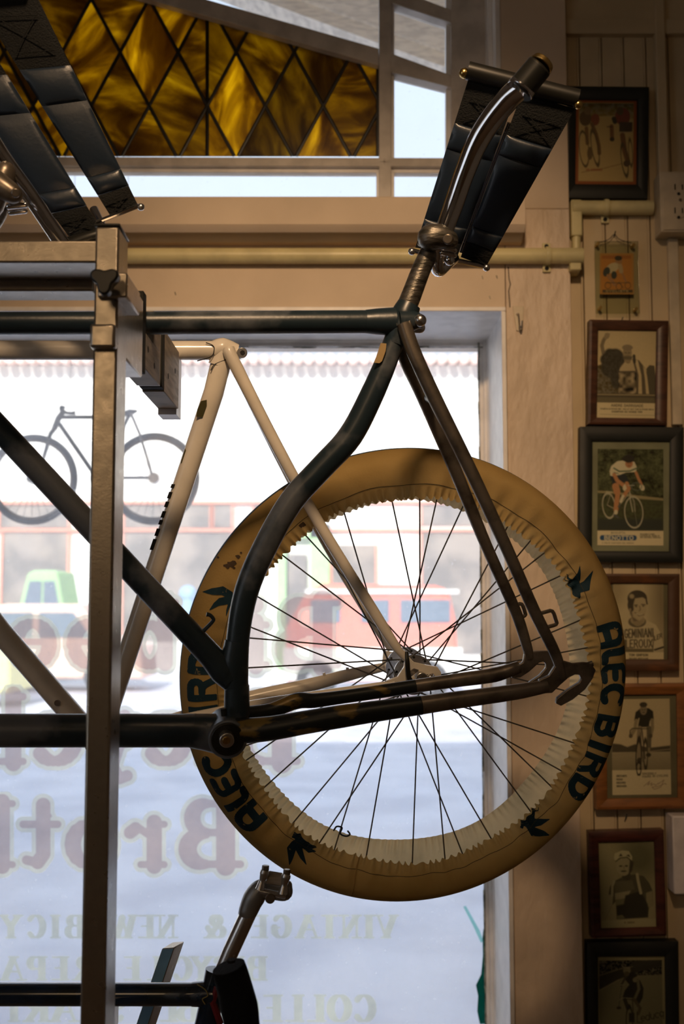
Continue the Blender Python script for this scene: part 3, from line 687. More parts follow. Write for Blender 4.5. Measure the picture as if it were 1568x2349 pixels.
# ------------------------------------------------------------------ street and what stands across it
b = NB(); box(b, -60, 60, 4.25, 80, -.22, -.10); struct(obj('street', b, 'asphalt'))
b = NB(); box(b, -60, 60, 2.96, 4.0, -.12, 0); struct(obj('pavement', b, 'walk'))
b = NB(); box(b, -60, 60, 4.0, 4.25, -.12, 0.012); struct(obj('kerb_strip', b, 'kerb'))
YF = 30.0
def ex(px, Y=YF): return at(px, 1300, Y).x
def ez(py, Y=YF): return at(784, py, Y).z
fac = thing('shop_building', 'white two-storey shop building with salmon trim across the street', 'building', (0, YF + 1, -.1))
b = NB(); box(b, -30, 30, YF, YF + 6, -.1, ez(838)); obj('wall', b, 'fac', fac)
b = NB()
xx = -30
while xx < 30:
    tube(b, [Vector((xx, YF - .5, ez(832))), Vector((xx, YF + 1.5, ez(815)))], .14, 8); xx += .3
obj('roof_tiles', b, 'tile', fac)['kind'] = 'stuff'
for (a, c, y0, y1) in ((-900, 1500, 1150, 1157), (-900, 1500, 1213, 1220)):
    b = NB(); box(b, ex(a), ex(c), YF - .12, YF, ez(y1), ez(y0)); obj('trim_band', b, 'salmon', fac)
for (a, c, y0, y1) in ((285, 380, 1160, 1211), (395, 480, 1160, 1211), (490, 530, 1160, 1211), (582, 640, 1160, 1211), (968, 1090, 1160, 1206), (0, 155, 1162, 1211), (-260, -20, 1162, 1211), (1130, 1400, 1160, 1206),
                        (8, 155, 1224, 1440), (285, 530, 1224, 1470), (762, 860, 1250, 1420), (968, 1180, 1224, 1500), (1250, 1500, 1224, 1500), (-260, -30, 1224, 1440)):
    b = NB(); box(b, ex(a), ex(c), YF - .05, YF, ez(y1), ez(y0)); o = obj('window', b, 'dwin', fac)
    b = NB(); box(b, ex(a) - .08, ex(a), YF - .1, YF, ez(y1), ez(y0)); box(b, ex(c), ex(c) + .08, YF - .1, YF, ez(y1), ez(y0)); obj('window_frame', b, 'salmon', o)
b = NB(); a0 = ex(636); a1 = ex(755); z0 = -.1; zz = ez(1205)
box(b, a0, a0 + .25, YF - .3, YF, z0, zz); box(b, a1 - .5, a1, YF - .3, YF, z0, zz); box(b, a0, a1, YF - .3, YF, zz - .35, zz); obj('green_door_frame', b, 'green', fac)
b = NB(); box(b, a0 + .3, a1 - .6, YF - .15, YF - .05, z0, zz - .8); obj('door', b, 'dwin', fac)
# red van
YV = 20.0
van = thing('van', 'faded red van with blue-grey windows parked across the street', 'van', (ex(860, YV), YV, -.1))
def vx(p): return at(p, 1400, YV).x
def vz(p): return at(784, p, YV).z
P = [(655, 1510), (655, 1440), (700, 1360), (740, 1338), (1000, 1342), (1030, 1352), (1045, 1420), (1052, 1560), (655, 1568)]
b = NB(); prism(b, [Vector((vx(x_), YV, vz(y_))) for x_, y_ in P], Vector((0, 1.8, 0))); obj('body', b, 'vanred', van, bevel=.08)
for (a, c) in ((712, 780), (828, 892), (918, 1032)):
    b = NB(); box(b, vx(a), vx(c), YV - .03, YV + .02, vz(1428), vz(1376)); obj('window', b, 'vanwin', van, bevel=.02)
b = NB(); box(b, vx(700), vx(1052), YV - .04, YV + .02, vz(1362), vz(1352)); obj('roof_gutter', b, 'fac', van)
b = NB(); box(b, vx(650), vx(1058), YV - .06, YV + .02, vz(1560), vz(1486)); obj('lower_panel', b, 'fac', van)
for a in (725, 980):
    b = NB(); disc(b, Vector((vx(a), YV - .1, .26)), (0, 1, 0), .36, .25, 28); w_ = obj('wheel', b, 'tyre', van); b = NB(); disc(b, Vector((vx(a), YV - .12, .26)), (0, 1, 0), .18, .03, 20); obj('hubcap', b, 'alloy', w_)
# green car, orange stall, yellow car, blue bin
def car(name, label, cat, x0, x1, ytop, Y, m):
    c = thing(name, label, cat, (at((x0 + x1) / 2, 1400, Y).x, Y, -.1)); A = at(x0, 1400, Y).x; B = at(x1, 1400, Y).x; zt_ = at(784, ytop, Y).z; L = B - A; h = zt_ + .1
    b = NB(); prism(b, [Vector((A + L * u, Y, -.1 + h * v)) for u, v in ((0, .15), (0, .5), (.12, .58), (.26, .97), (.36, 1), (.7, 1), (.82, .62), (.99, .52), (1, .15))], Vector((0, 1.7, 0))); obj('body', b, m, c, bevel=.06)
    b = NB(); prism(b, [Vector((A + L * u, Y - .02, -.1 + h * v)) for u, v in ((.2, .62), (.3, .9), (.48, .9), (.48, .62))], Vector((0, .05, 0))); obj('window', b, 'vanwin', c)
    b = NB(); prism(b, [Vector((A + L * u, Y - .02, -.1 + h * v)) for u, v in ((.51, .62), (.51, .9), (.67, .9), (.76, .62))], Vector((0, .05, 0))); obj('window', b, 'vanwin', c)
    for u in (.2, .8):
        b = NB(); disc(b, Vector((A + L * u, Y - .05, .22)), (0, 1, 0), .31, .22, 24); obj('wheel', b, 'tyre', c)
car('car', 'pale green car by the shop windows across the street, upper left', 'car', 20, 175, 1308, 26, 'green')
car('car', 'pale peach car parked across the street behind the window lettering', 'car', -160, 330, 1385, 22, 'orange')
car('car', 'pale yellow car with only its tail in view at the left edge', 'car', -420, 28, 1398, 18.5, 'yellow')
b = NB(); tube(b, [Vector((at(430, 1400, 25).x, 25, -.1)), Vector((at(430, 1400, 25).x, 25, at(784, 1375, 25).z))], .14, 12); ball(b, Vector((at(430, 1400, 25).x, 25, at(784, 1362, 25).z)), .2)
tag(obj('bollard', b, 'bluebin'), 'small blue-topped post standing on the far pavement', 'post')

# ------------------------------------------------------------------ repair stand in the foreground
NA = (ray(420, 1030)).normalized()           # axle direction shared by the leaning frames
PD = Pl(at(920, 738, 1.37), NA)              # dark tandem frame
PW = Pl(at(500, 804, 1.60), NA)              # white frame
EZ = 1.55
st = thing('display_stand', 'tall champagne metal post and crossbar stand holding the bicycle frames, left of centre', 'stand', (at(240, 800, 1.14).x, 1.145, 0))
x0s, x1s = at(213, 800, 1.12).x, at(268, 800, 1.12).x
zt_p = at(250, 519, 1.12).z
b = NB(); box(b, x0s, x1s, 1.12, 1.17, 0.02, zt_p); obj('upright', b, 'stand', st, bevel=.0025)
b = NB(); box(b, x0s - .001, x1s + .001, 1.119, 1.171, zt_p, zt_p + .003); obj('end_cap', b, 'blackp', st, bevel=.001)
b = NB(); box(b, x0s - .12, x1s + .12, 1.10, 1.19, 0, .02); box(b, x0s - .02, x1s + .02, .95, 1.6, 0, .019); obj('foot', b, 'stand', st, bevel=.003)
b = NB(); boxp(b, -420, 551, 228, 602, 1.13, 1.19); obj('crossbar', b, 'stand', st, bevel=.002)
b = NB(); boxp(b, -420, 618, 215, 667, 1.195, 1.235); obj('crossbar', b, 'stand', st, bevel=.002)
b = NB(); boxp(b, 224, 625, 291, 682, 1.112, 1.185); obj('collar', b, 'stand', st, bevel=.002)
b = NB(); boxp(b, 206, 742, 263, 797, 1.108, 1.122); boxp(b, 206, 742, 216, 797, 1.118, 1.20); obj('collar', b, 'stand', st, bevel=.003)
kc = at(238, 640, 1.085)
def knobshape(bm, c, r, h):
    pts = []
    for i in range(48):
        a = 2 * PI * i / 48; rr = r * (0.80 + 0.20 * math.cos(3 * (a + PI / 2)))
        pts.append(Vector((c.x + rr * math.cos(a), c.y, c.z + rr * math.sin(a))))
    return prism(bm, pts, Vector((0, h, 0)))
b = NB(); knobshape(b, kc, .0155, .014); obj('tri_lobe_knob', b, 'blackp', st, bevel=.002)
b = NB(); disc(b, kc + Vector((0, .01, 0)), (0, 1, 0), .005, .03, 12); obj('knob_stem', b, 'chrome', st)
Xa, Xb = -.262, -.233
b = NB(); box(b, Xa, Xb, 1.171, 1.279, EZ + .268, EZ + .360); obj('clamp_arm', b, 'stand', st, bevel=.002)
b = NB(); box(b, Xa, Xb, 1.2795, 1.299, EZ + .276, EZ + .372); obj('rubber_pad', b, 'rubber', st, bevel=.001)
b = NB(); box(b, Xa, Xb, 1.2995, 1.400, EZ + .283, EZ + .326); obj('wooden_jaw', b, 'wood', st, bevel=.001)
b = NB(); box(b, Xa, Xb, 1.353, 1.400, EZ + .3265, EZ + .368); obj('wooden_jaw', b, 'wood', st, bevel=.001)
b = NB(); box(b, Xa, Xb - .002, 1.4005, 1.4185, EZ + .286, EZ + .366); obj('metal_plate', b, 'pale', st)
b = NB(); box(b, Xa, Xb, 1.419, 1.4395, EZ + .285, EZ + .376); obj('rubber_pad', b, 'rubber', st, bevel=.001)
b = NB(); box(b, Xa, Xb, 1.440, 1.566, EZ + .283, EZ + .365); obj('wooden_jaw', b, 'wood', st, bevel=.001)
b = NB(); box(b, Xa, Xb - .003, 1.5665, 1.61, EZ + .275, EZ + .362); obj('jaw_end', b, 'pale', st)
b = NB()
for i, (y_, z_) in enumerate(((1.315, .31), (1.36, .30), (1.47, .31), (1.53, .33))): disc(b, Vector((Xb - .001, y_, EZ + z_)), (1, 0, 0), .004, .0012, 12)
obj('dowel_hole', b, 'slot', st)

# ------------------------------------------------------------------ helpers for frames drawn on a plane
def ptube(pl, pts, wpx, off=0.0, seg=20, curve=True, k=6, **kw):
    """pts: (px,py) or (px,py,off); wpx: diameter in pixels, one or per point"""
    P = [pl(p[0], p[1], p[2] if len(p) > 2 else off) for p in pts]
    if not hasattr(wpx, '__len__'): wpx = [wpx] * len(P)
    R = [wv * mpp(q) / 2 for wv, q in zip(wpx, P)]
    return tube(NB(), P, R, seg, curve and len(P) > 2, k, **kw)

# ------------------------------------------------------------------ dark tandem frame
c0 = PD(522, 1697)
def sub(name, loc, parent, label=None):
    o = bpy.data.objects.new(name, None); o.empty_display_size = .05; COL.objects.link(o); o.parent = parent; o.location = Vector(loc) - worldloc(parent)
    if label: o['label'] = label
    return o
td = thing('tandem_bicycle', 'worn dark blue tandem bicycle frame with curved seat tube and black strap saddles', 'bicycle', c0)
obj('top_tube', ptube(PD, [(-240, 742), (340, 741), (900, 738)], 53, curve=False), 'dark', td)
obj('lug_sleeve', ptube(PD, [(838, 738), (862, 738), (905, 738)], [54, 60, 66], curve=False), 'dark', td)
obj('seat_tube', ptube(PD, [(918, 740), (897, 800), (855, 900), (803, 1000), (738, 1072), (668, 1150), (610, 1250), (567, 1350), (547, 1450), (542, 1550), (543, 1640), (540, 1680)],
    [50, 49, 55, 58, 57, 57, 57, 57, 54, 55, 54, 54]), 'dark', td)
obj('tape_patch', plate(NB(), PD, [(873, 787), (886, 788), (884, 805), (876, 828), (870, 833), (858, 832)], -.0165, -.0150), 'tape', td)
obj('lower_sleeve', ptube(PD, [(543, 1572), (543, 1640)], [57, 60], curve=False), 'dark', td)
obj('diagonal_tube', ptube(PD, [(-225, 745), (0, 985), (285, 1292), (440, 1458), (530, 1556)], [56, 56, 56, 56, 60]), 'dark', td)
obj('keel_tube', ptube(PD, [(-420, 1676), (495, 1676)], 77, curve=False), 'dark', td)
obj('keel_lug', ptube(PD, [(440, 1676), (470, 1680), (515, 1690)], [79, 82, 86], curve=False), 'dark', td)
g = ptube(PD, [(543, 1470), (537, 1520), (541, 1575)], [56, 62, 58]); obj('tube_lug', g, 'dark', td)
obj('tube_lug', ptube(PD, [(487, 1509), (512, 1540), (536, 1568)], [58, 64, 50]), 'dark', td)
bb = NB(); cc = PD(522, 1697, -.036); disc(bb, cc, NA, 45 * mpp(cc), .072, 40); obj('bottom_bracket_shell', bb, 'dark', td, bevel=.002)
bb = NB(); disc(bb, PD(522, 1697, -.039), NA, 38 * mpp(cc), .004, 40); obj('bearing_cup', bb, 'blackp', td, bevel=.001)
bb = NB(); disc(bb, PD(520, 1699, -.056), NA, 17 * mpp(cc), .02, 24); ax_ = obj('axle_end', bb, 'alloy', td, bevel=.001)
bb = NB(); disc(bb, PD(519, 1699, -.0575), NA, 9 * mpp(cc), .003, 20); obj('axle_bolt', bb, 'brass', ax_, bevel=.0005)
obj('oil_port', ptube(PD, [(512, 1625, -.02), (514, 1642, -.02)], 14, curve=False), 'darkrust', td)
# seat cluster
obj('seat_lug', ptube(PD, [(938, 698), (928, 722), (915, 760), (905, 790)], [54, 64, 62, 52]), 'dark', td)
obj('seat_lug_ear', ptube(PD, [(915, 738, -.012), (950, 736, -.012), (968, 738, -.012)], [50, 44, 30]), 'dark', td)
b = NB(); ball(b, PD(963, 735, -.022), 14.5 * mpp(c0) , 3); obj('binder_bolt', b, 'alloy', td)
obj('binder_bolt', ptube(PD, [(930, 752, .006), (962, 752, .006)], [26, 26], roundcap=True, curve=False), 'alloy', td)
# seatpost
obj('seatpost', ptube(PD, [(925, 715), (938, 690), (965, 620), (984, 578), (992, 558)], [46, 47, 44, 43, 37]), 'post', td)
# stays
NO, FO = -.058, .058
obj('seat_stay', ptube(PD, [(926, 742, -.020), (948, 806, -.024), (995, 910, -.030), (1081, 1084, -.040), (1158, 1250, -.050), (1224, 1400, NO), (1273, 1500, NO), (1289, 1556, NO)], [34, 34, 34, 31, 29, 28, 26, 20]), 'steel', td)
obj('seat_stay', ptube(PD, [(918, 752, .018), (930, 820, .022), (971, 910, .028), (1046, 1084, .038), (1114, 1250, .048), (1181, 1400, FO), (1207, 1480, FO), (1214, 1510, FO)], [34, 35, 33, 30, 27, 26, 24, 20]), 'steel', td)
obj('stay_bridge', ptube(PD, [(984, 916, .034), (985, 912, 0), (1004, 926, -.030)], 22), 'dark', td)
obj('chain_stay', ptube(PD, [(545, 1678, -.022), (620, 1671, -.034), (700, 1657, -.042), (784, 1643, -.048), (880, 1629, -.052), (966, 1617.5, -.056)], [60, 56, 54, 53, 48, 44]), 'darkrust', td)
obj('chain_stay_end', ptube(PD, [(966, 1617.5, -.056), (1060, 1604, -.057), (1184, 1587, NO), (1254, 1574, NO)], [43, 40, 36, 30]), 'steel', td)
obj('chain_stay', ptube(PD, [(548, 1640, .020), (620, 1630, .030), (680, 1608, .038), (720, 1607, .042), (784, 1599, .046), (880, 1585, .050), (952, 1574, .053)], [36, 34, 38, 34, 31, 31, 31]), 'darkrust', td)
obj('chain_stay_end', ptube(PD, [(952, 1574, .053), (1050, 1560, .055), (1134, 1548, FO), (1190, 1530, FO)], [31, 32, 34, 28]), 'steel', td)
D1 = [(905, 620), (950, 600), (975, 560), (1000, 537), (1020, 533), (1060, 545), (1110, 540), (1142, 543), (1165, 575), (1150, 615), (1115, 665), (1060, 710), (1005, 740), (982, 728), (985, 705), (1035, 665), (1088, 632), (1098, 615), (1090, 597), (1070, 595), (1040, 610), (1000, 645), (965, 680), (930, 682), (905, 665)]
D1 = [(784 + x_ / 2, 1250 + y_ / 2) for x_, y_ in D1]
obj('dropout', plate(NB(), PD, D1, NO - .0035, NO + .0035), 'steel', td, bevel=.0012)
D2 = [(780, 568), (830, 540), (838, 500), (862, 488), (945, 487), (965, 520), (980, 570), (940, 620), (880, 655), (850, 650), (862, 628), (905, 600), (936, 565), (936, 545), (925, 536), (905, 541), (860, 582), (820, 608), (780, 612)]
D2 = [(784 + x_ / 2, 1250 + y_ / 2) for x_, y_ in D2]
obj('dropout', plate(NB(), PD, D2, FO - .0035, FO + .0035), 'steel', td, bevel=.0012)
obj('adjuster_bolt', ptube(PD, [(1340, 1528, NO), (1358, 1522, NO)], [12, 14], curve=False), 'steel', td)
def eyelet(pts, off):
    P = [(a, c_, off) for a, c_ in pts]; return ptube(PD, P, 9, seg=10, k=3)
obj('rack_eyelet', eyelet([(1236, 1408), (1250, 1404), (1266, 1402), (1274, 1422), (1275, 1432), (1256, 1438), (1248, 1440)], NO), 'steel', td)
obj('rack_eyelet', eyelet([(1172, 1392), (1182, 1388), (1196, 1386), (1203, 1404), (1203, 1412), (1186, 1420), (1180, 1422)], FO), 'steel', td)
obj('cable_hook', ptube(PD, [(466, 1448), (487, 1426), (488, 1418), (481, 1411), (473, 1409)], [10, 9, 9, 9, 11], -.01, seg=10), 'dark', td)
# front seat cluster outside the picture: seatpost and its lug
obj('seatpost', ptube(PD, [(-225, 745), (-120, 640), (-20, 510), (2, 470)], [52, 48, 46, 40], seg=16), 'post', td)
obj('front_seat_tube', ptube(PD, [(-225, 742), (-400, 1676)], 54, curve=False), 'dark', td)

# ------------------------------------------------------------------ white frame behind
wc = PW(225, 1700)
wh = thing('road_bicycle', 'cream white road bicycle hanging behind the dark tandem', 'bicycle', wc)
obj('top_tube', ptube(PW, [(-420, 803), (440, 804), (495, 804)], 44, curve=False), 'whitef', wh)
obj('seat_lug', ptube(PW, [(488, 806), (512, 800), (545, 806)], [46, 50, 32]), 'whitef', wh)
obj('seat_lug', ptube(PW, [(520, 784), (514, 800), (500, 840)], [34, 48, 47]), 'whitef', wh)
obj('lug_outline', ptube(PW, [(472, 786, -.0145), (487, 792, -.0145), (491, 802, -.0145), (484, 818, -.0145), (452, 828, -.0145)], 2.4, seg=6), 'blackp', wh)
obj('lug_outline', ptube(PW, [(483, 850, -.0145), (492, 836, -.0145), (517, 825, -.0145)], 2.4, seg=6), 'blackp', wh)
b = NB(); disc(b, PW(555, 809, -.016), NA, 12 * mpp(wc), .032, 20); bo = obj('binder_bolt', b, 'alloy', wh, bevel=.001)
b = NB(); disc(b, PW(556, 809, -.0168), NA, 6 * mpp(wc), .002, 6); obj('hex_socket', b, 'slot', bo)
obj('seat_tube', ptube(PW, [(508, 826), (490, 900), (358, 1300), (262, 1592), (226, 1700)], [47, 47, 47, 46, 46], curve=False), 'whitef', wh)
obj('maker_badge', plate(NB(), PW, [(461, 920), (474, 917), (474, 930), (464, 958), (450, 956), (452, 940)], -.0160, -.0150), 'olive', wh)
obj('seat_tube_band', plate(NB(), PW, [(424, 1028), (427, 1036), (419, 1062), (414, 1063)], -.009, -.008), 'olive', wh)
for (yy, ln) in ((1110, 10), (1128, 16), (1150, 14), (1172, 16), (1192, 12), (1212, 18), (1236, 26)):
    xx_ = 403 - (yy - 1100) * .335
    obj('side_decal_letter', plate(NB(), PW, [(xx_ - 6, yy), (xx_ + 2, yy + 1), (xx_ + 2 - ln * .33, yy + ln), (xx_ - 6 - ln * .33, yy + ln - 1)], -.0105, -.0098), 'blackp', wh)
obj('down_tube', ptube(PW, [(-240, 1130), (0, 1448), (190, 1668), (222, 1702)], 52, curve=False), 'whitef', wh)
b = NB(); disc(b, PW(226, 1700, -.035), NA, 34 * mpp(wc), .07, 32); obj('bottom_bracket_shell', b, 'whitef', wh, bevel=.002)
b = NB(); disc(b, PW(131, 1613, -.020), NA, 7 * mpp(wc), .006, 12); obj('shifter_boss', b, 'alloy', wh)
WN, WFo = -.064, .064
obj('seat_stay', ptube(PW, [(524, 800, -.016), (535, 828, -.020), (622, 1000, -.032), (733, 1203, -.045), (856, 1402, -.058), (905, 1480, WN), (930, 1512, WN)], [28, 30, 28, 26, 26, 22, 14]), 'whitef', wh)
obj('seat_stay', ptube(PW, [(530, 800, .016), (550, 862, .022), (668, 1100, .038), (775, 1295, .052), (870, 1450, .062), (895, 1490, WFo)], [24, 24, 23, 22, 20, 14]), 'whitef', wh)
obj('brake_bridge', ptube(PW, [(617, 990, -.030), (628, 1020, .030)], 16, curve=False), 'whitef', wh)
obj('chain_stay', ptube(PW, [(245, 1692, -.022), (400, 1656, -.034), (580, 1621, -.046), (700, 1602, -.052), (830, 1582, -.060), (905, 1570, WN)], [26, 28, 30, 29, 24, 20]), 'whitef', wh)
obj('chain_stay', ptube(PW, [(245, 1688, .022), (400, 1650, .034), (575, 1602, .046), (700, 1574, .052), (800, 1548, .060), (880, 1530, WFo)], [26, 30, 36, 33, 28, 20]), 'whitef', wh)
obj('frame_peg', ptube(PW, [(746, 1556, .052), (742, 1543, .052)], 7, curve=False, seg=8), 'whitef', wh)
obj('frame_peg', ptube(PW, [(797, 1544, .056), (796, 1531, .056)], 7, curve=False, seg=8), 'whitef', wh)
W1 = [(285, 478), (300, 505), (330, 538), (390, 552), (438, 560), (455, 585), (455, 612), (430, 625), (428, 606), (418, 592), (400, 592), (380, 600), (340, 628), (318, 632), (315, 612), (350, 585), (352, 574), (330, 568), (312, 580), (300, 600), (300, 636), (240, 640), (200, 625), (255, 606), (285, 560), (290, 520)]
W1 = [(784 + x_ / 2, 1250 + y_ / 2) for x_, y_ in W1]
obj('dropout', plate(NB(), PW, W1, WN - .003, WN + .003), 'whitef', wh, bevel=.0008)
obj('dropout', plate(NB(), PW, [(880, 1492), (900, 1496), (930, 1520), (950, 1540), (940, 1552), (905, 1545), (875, 1540)], WFo - .003, WFo + .003), 'whitef', wh, bevel=.0008)

# ------------------------------------------------------------------ rear wheel in the white frame
CW = PW(938, 1549); HC = PW(938, 1538)
RT = NA.cross(Vector((0, 0, 1))).normalized(); UPW = RT.cross(NA).normalized()
def wp(R, th, off, c=CW): return c + RT * (R * math.cos(th)) - UPW * (R * math.sin(th)) + NA * off
whl = sub('rear_wheel', CW, wh, 'spoked rear wheel with a large-flange hub')
b = NB(); torus(b, CW, NA, .331, .011, 120, 12); obj('tyre', b, 'tyre', whl)
b = NB(); torus(b, CW, NA, .316, .008, 120, 10); obj('rim', b, 'alloy', whl)
b = NB(); tube(b, [HC + NA * o for o in (-.034, -.028, -.012, .012, .028, .034)], [.017, .015, .0095, .0095, .015, .017], 24); hub = obj('hub_body', b, 'alloy', whl)
for s in (-1, 1):
    b = NB(); R1 = .0305
    ring = [(R1, -.0012), (R1, .0012), (.013, .0018), (.013, -.0018)]
    rr_ = []
    for i in range(48):
        a = 2 * PI * i / 48; rr_.append([b.verts.new(wp(q[0], a, s * .031 + q[1], HC)) for q in ring])
    for i in range(48):
        for j in range(4): b.faces.new((rr_[i][j], rr_[i][(j + 1) % 4], rr_[(i + 1) % 48][(j + 1) % 4], rr_[(i + 1) % 48][j]))
    fl = obj('hub_flange', b, 'alloy', whl)
    b = NB()
    for i in range(9):
        a = 2 * PI * (i + .25 * s) / 9; disc(b, wp(.0262, a, s * .031 + -.0016, HC), NA, .0020, .0004, 10)
    obj('spoke_hole', b, 'slot', whl)
b = NB(); tube(b, [HC - NA * .075, HC + NA * .072], .0048, 16); obj('axle', b, 'steel', whl)
b = NB(); nu = PW(967, 1557, WN - .016); disc(b, nu, NA, 14 * mpp(nu), .013, 24); obj('axle_nut', b, 'alloy', whl, bevel=.001)
b = NB(); ball(b, PW(986, 1553, WN - .006), 8 * mpp(nu), 2); obj('tensioner', b, 'chrome', whl)
obj('quick_release_lever', ptube(PW, [(932, 1495, WN - .010), (934, 1520, WN - .014), (937, 1552, WN - .012), (944, 1566, WN - .010)], [8, 11, 11, 12], seg=10, squash=.6), 'blackp', whl)
k = 0
for s in (-1, 1):
    for i in range(18):
        fa = 2 * PI * i / 18 + (0.17 if s > 0 else 0.0); dr = 1 if i % 2 else -1
        ra = fa + dr * math.radians(58)
        # rim end measured from the wheel centre
        p = wp(.0265, fa, s * (.031 + .0012 * dr), HC); q = wp(.310, ra, s * .003)
        b = NB(); tube(b, [p, q], .0011, 6); obj('spoke', b, 'spoke', whl)

# ------------------------------------------------------------------ canvas wheel cover
cov = thing('wheel_cover', 'tan canvas wheel cover with elasticated ruffles and navy lettering, around the rear wheel', 'wheel cover', CW - UPW * .34)
RO = .3450; RI = .2730
def cprof(R):     # front face offset
    t = (R - RI) / (RO - RI); return -.036 + .004 * (1 - min(1, t * 3)) + .034 * max(0, (t - .62) / .38) ** 2.2
rnd = random.Random(3)
ph = [rnd.uniform(0, 6.28) for _ in range(12)]
def sag(a): return .006 * max(0, math.sin(a)) ** 3
def wrk(a): return sum(math.sin(a * f + ph[i]) for i, f in enumerate((23, 37, 51, 64, 29))) / 5
def ruf(a): return math.sin(a * 148 + 1.2 * math.sin(a * 31) + .9 * math.sin(a * 47 + 1)) 
NSEG = 1480
def cover_pt(a, R, eps=0.0):
    t = (R - RI) / (RO - RI); e = max(0, 1 - t / .24)
    o = cprof(R) + .0034 * ruf(a) * e + .0060 * wrk(a) * max(0, 1 - abs(t - .30) / .45) * (1 if t < 1 else 0)
    ro = R + sag(a) * 1.0 + (.0022 * math.sin(a * 9 + 1) + .0026 * ruf(a + .01)) * (e ** 2)
    return wp(ro, a, o - eps)
def ringmesh(rows):
    n = len(rows[0]); vs = [p for r_ in rows for p in r_]; fs = []
    for i in range(len(rows)):
        j = (i + 1) % len(rows)
        for c_ in range(n - 1): fs.append((i * n + c_, i * n + c_ + 1, j * n + c_ + 1, j * n + c_))
    me = bpy.data.meshes.new('m'); me.from_pydata([tuple(v) for v in vs], [], fs); me.update(); return me
Rs = [RI, RI + .003, RI + .007, RI + .011, RI + .0165, RI + .0175, RI + .019, .298, .306, .314, .322, .329, .335, .340, .344, RO]
link('front_panel', ringmesh([[cover_pt(2 * PI * i / NSEG, R) for R in Rs] for i in range(NSEG)]), 'canvas', cov, smooth=180)
rows = []
for i in range(360):
    a = 2 * PI * i / 360; sg_ = sag(a)
    rows.append([wp(RO + sg_, a, cprof(RO) - .0002), wp(RO + .0012 + sg_, a, .0045), wp(RO + .001 + sg_, a, .012), wp(RO - .004 + sg_, a, .024), wp(.326 + sg_, a, .030), wp(.308 + sg_, a, .033)])
link('navy_back', ringmesh(rows), 'canvasback', cov, smooth=180)
rows = []; RI2 = .2650
for i in range(NSEG):
    a = 2 * PI * i / NSEG; r2 = math.sin(a * 148 + 2 + math.sin(a * 27)); sg_ = sag(a)
    rows.append([wp(.308 + sg_, a, .033), wp(.292 + sg_, a, .034), wp(RI2 + .012 + sg_, a, .033 + .0008 * r2), wp(RI2 + .006 + sg_ * .6, a, .031 + .002 * r2), wp(RI2 + sg_ * .3 + .0018 * math.sin(a * 7) + .0012 * r2, a, .029 + .0026 * r2)])
link('rear_flap', ringmesh(rows), 'canvasin', cov, smooth=180)
# stitch line, seam, tie string
b = NB(); P_ = [cover_pt(2 * PI * i / 360, .2925 + .0012 * math.sin(i * .35), .0007) for i in range(361)]
tube(b, P_, .00042, 5); obj('stitching', b, 'stitch', cov)
b = NB(); a_ = math.radians(105.5); tube(b, [cover_pt(a_ - .012 * (R - .3) / .03, R, .0008) for R in (RI, .285, .295, .305, .315, .325, .335)], .0009, 6); obj('seam', b, 'canvas', cov)
obj('tie_string', ptube(PW, [(765, 1905, -.04), (772, 1896, -.045), (784, 1899, -.045), (780, 1912, -.043), (793, 1918, -.045), (802, 1914, -.045), (797, 1906, -.04)], 4, seg=8), 'blackp', cov)
# worn navy lettering
CG = {
 'A': (.94, [[(.16, 0), (.14, .52)] + arc(.46, .56, .32, .32, 180, 0, 14) + [(.80, 0)], [(.2, .32), (.74, .32)]]),
 'L': (.60, [[(.16, 1), (.16, .36)] + arc(.36, .32, .20, .20, 180, 262, 8), [(.36, .12), (.50, .10)]]),
 'E': (.76, [arc(.42, .72, .28, .17, 95, 200, 8), arc(.42, .28, .28, .18, 160, 265, 8), [(.15, .66), (.15, .34)], [(.42, .89), (.68, .89)], [(.30, .51), (.58, .51)], [(.42, .11), (.68, .10)]]),
 'C': (.84, [arc(.46, .5, .31, .38, 68, 292, 18), [(.56, .87), (.72, .80)], [(.56, .13), (.72, .2)]]),
 'B': (.92, [[(.15, .02), (.15, .98)], [(.15, .88), (.5, .88)] + arc(.5, .70, .20, .18, 90, -60, 8), [(.15, .12), (.55, .12)] + arc(.55, .31, .22, .19, -90, 70, 8), [(.3, .52), (.55, .52)]]),
 'I': (.34, [[(.17, .02), (.17, .98)]]),
 'R': (.94, [[(.15, .02), (.15, .98)], [(.15, .88), (.5, .88)] + arc(.5, .69, .22, .19, 90, -90, 8) + [(.32, .50)], [(.48, .5), (.62, .40), (.80, .04)]]),
 'D': (.92, [[(.15, .04), (.15, .96)], [(.15, .88), (.36, .88)] + arc(.38, .5, .38, .38, 88, -88, 14) + [(.15, .12)]]),
}
R0L, R1L = .2925, .3355; HL = R1L - R0L
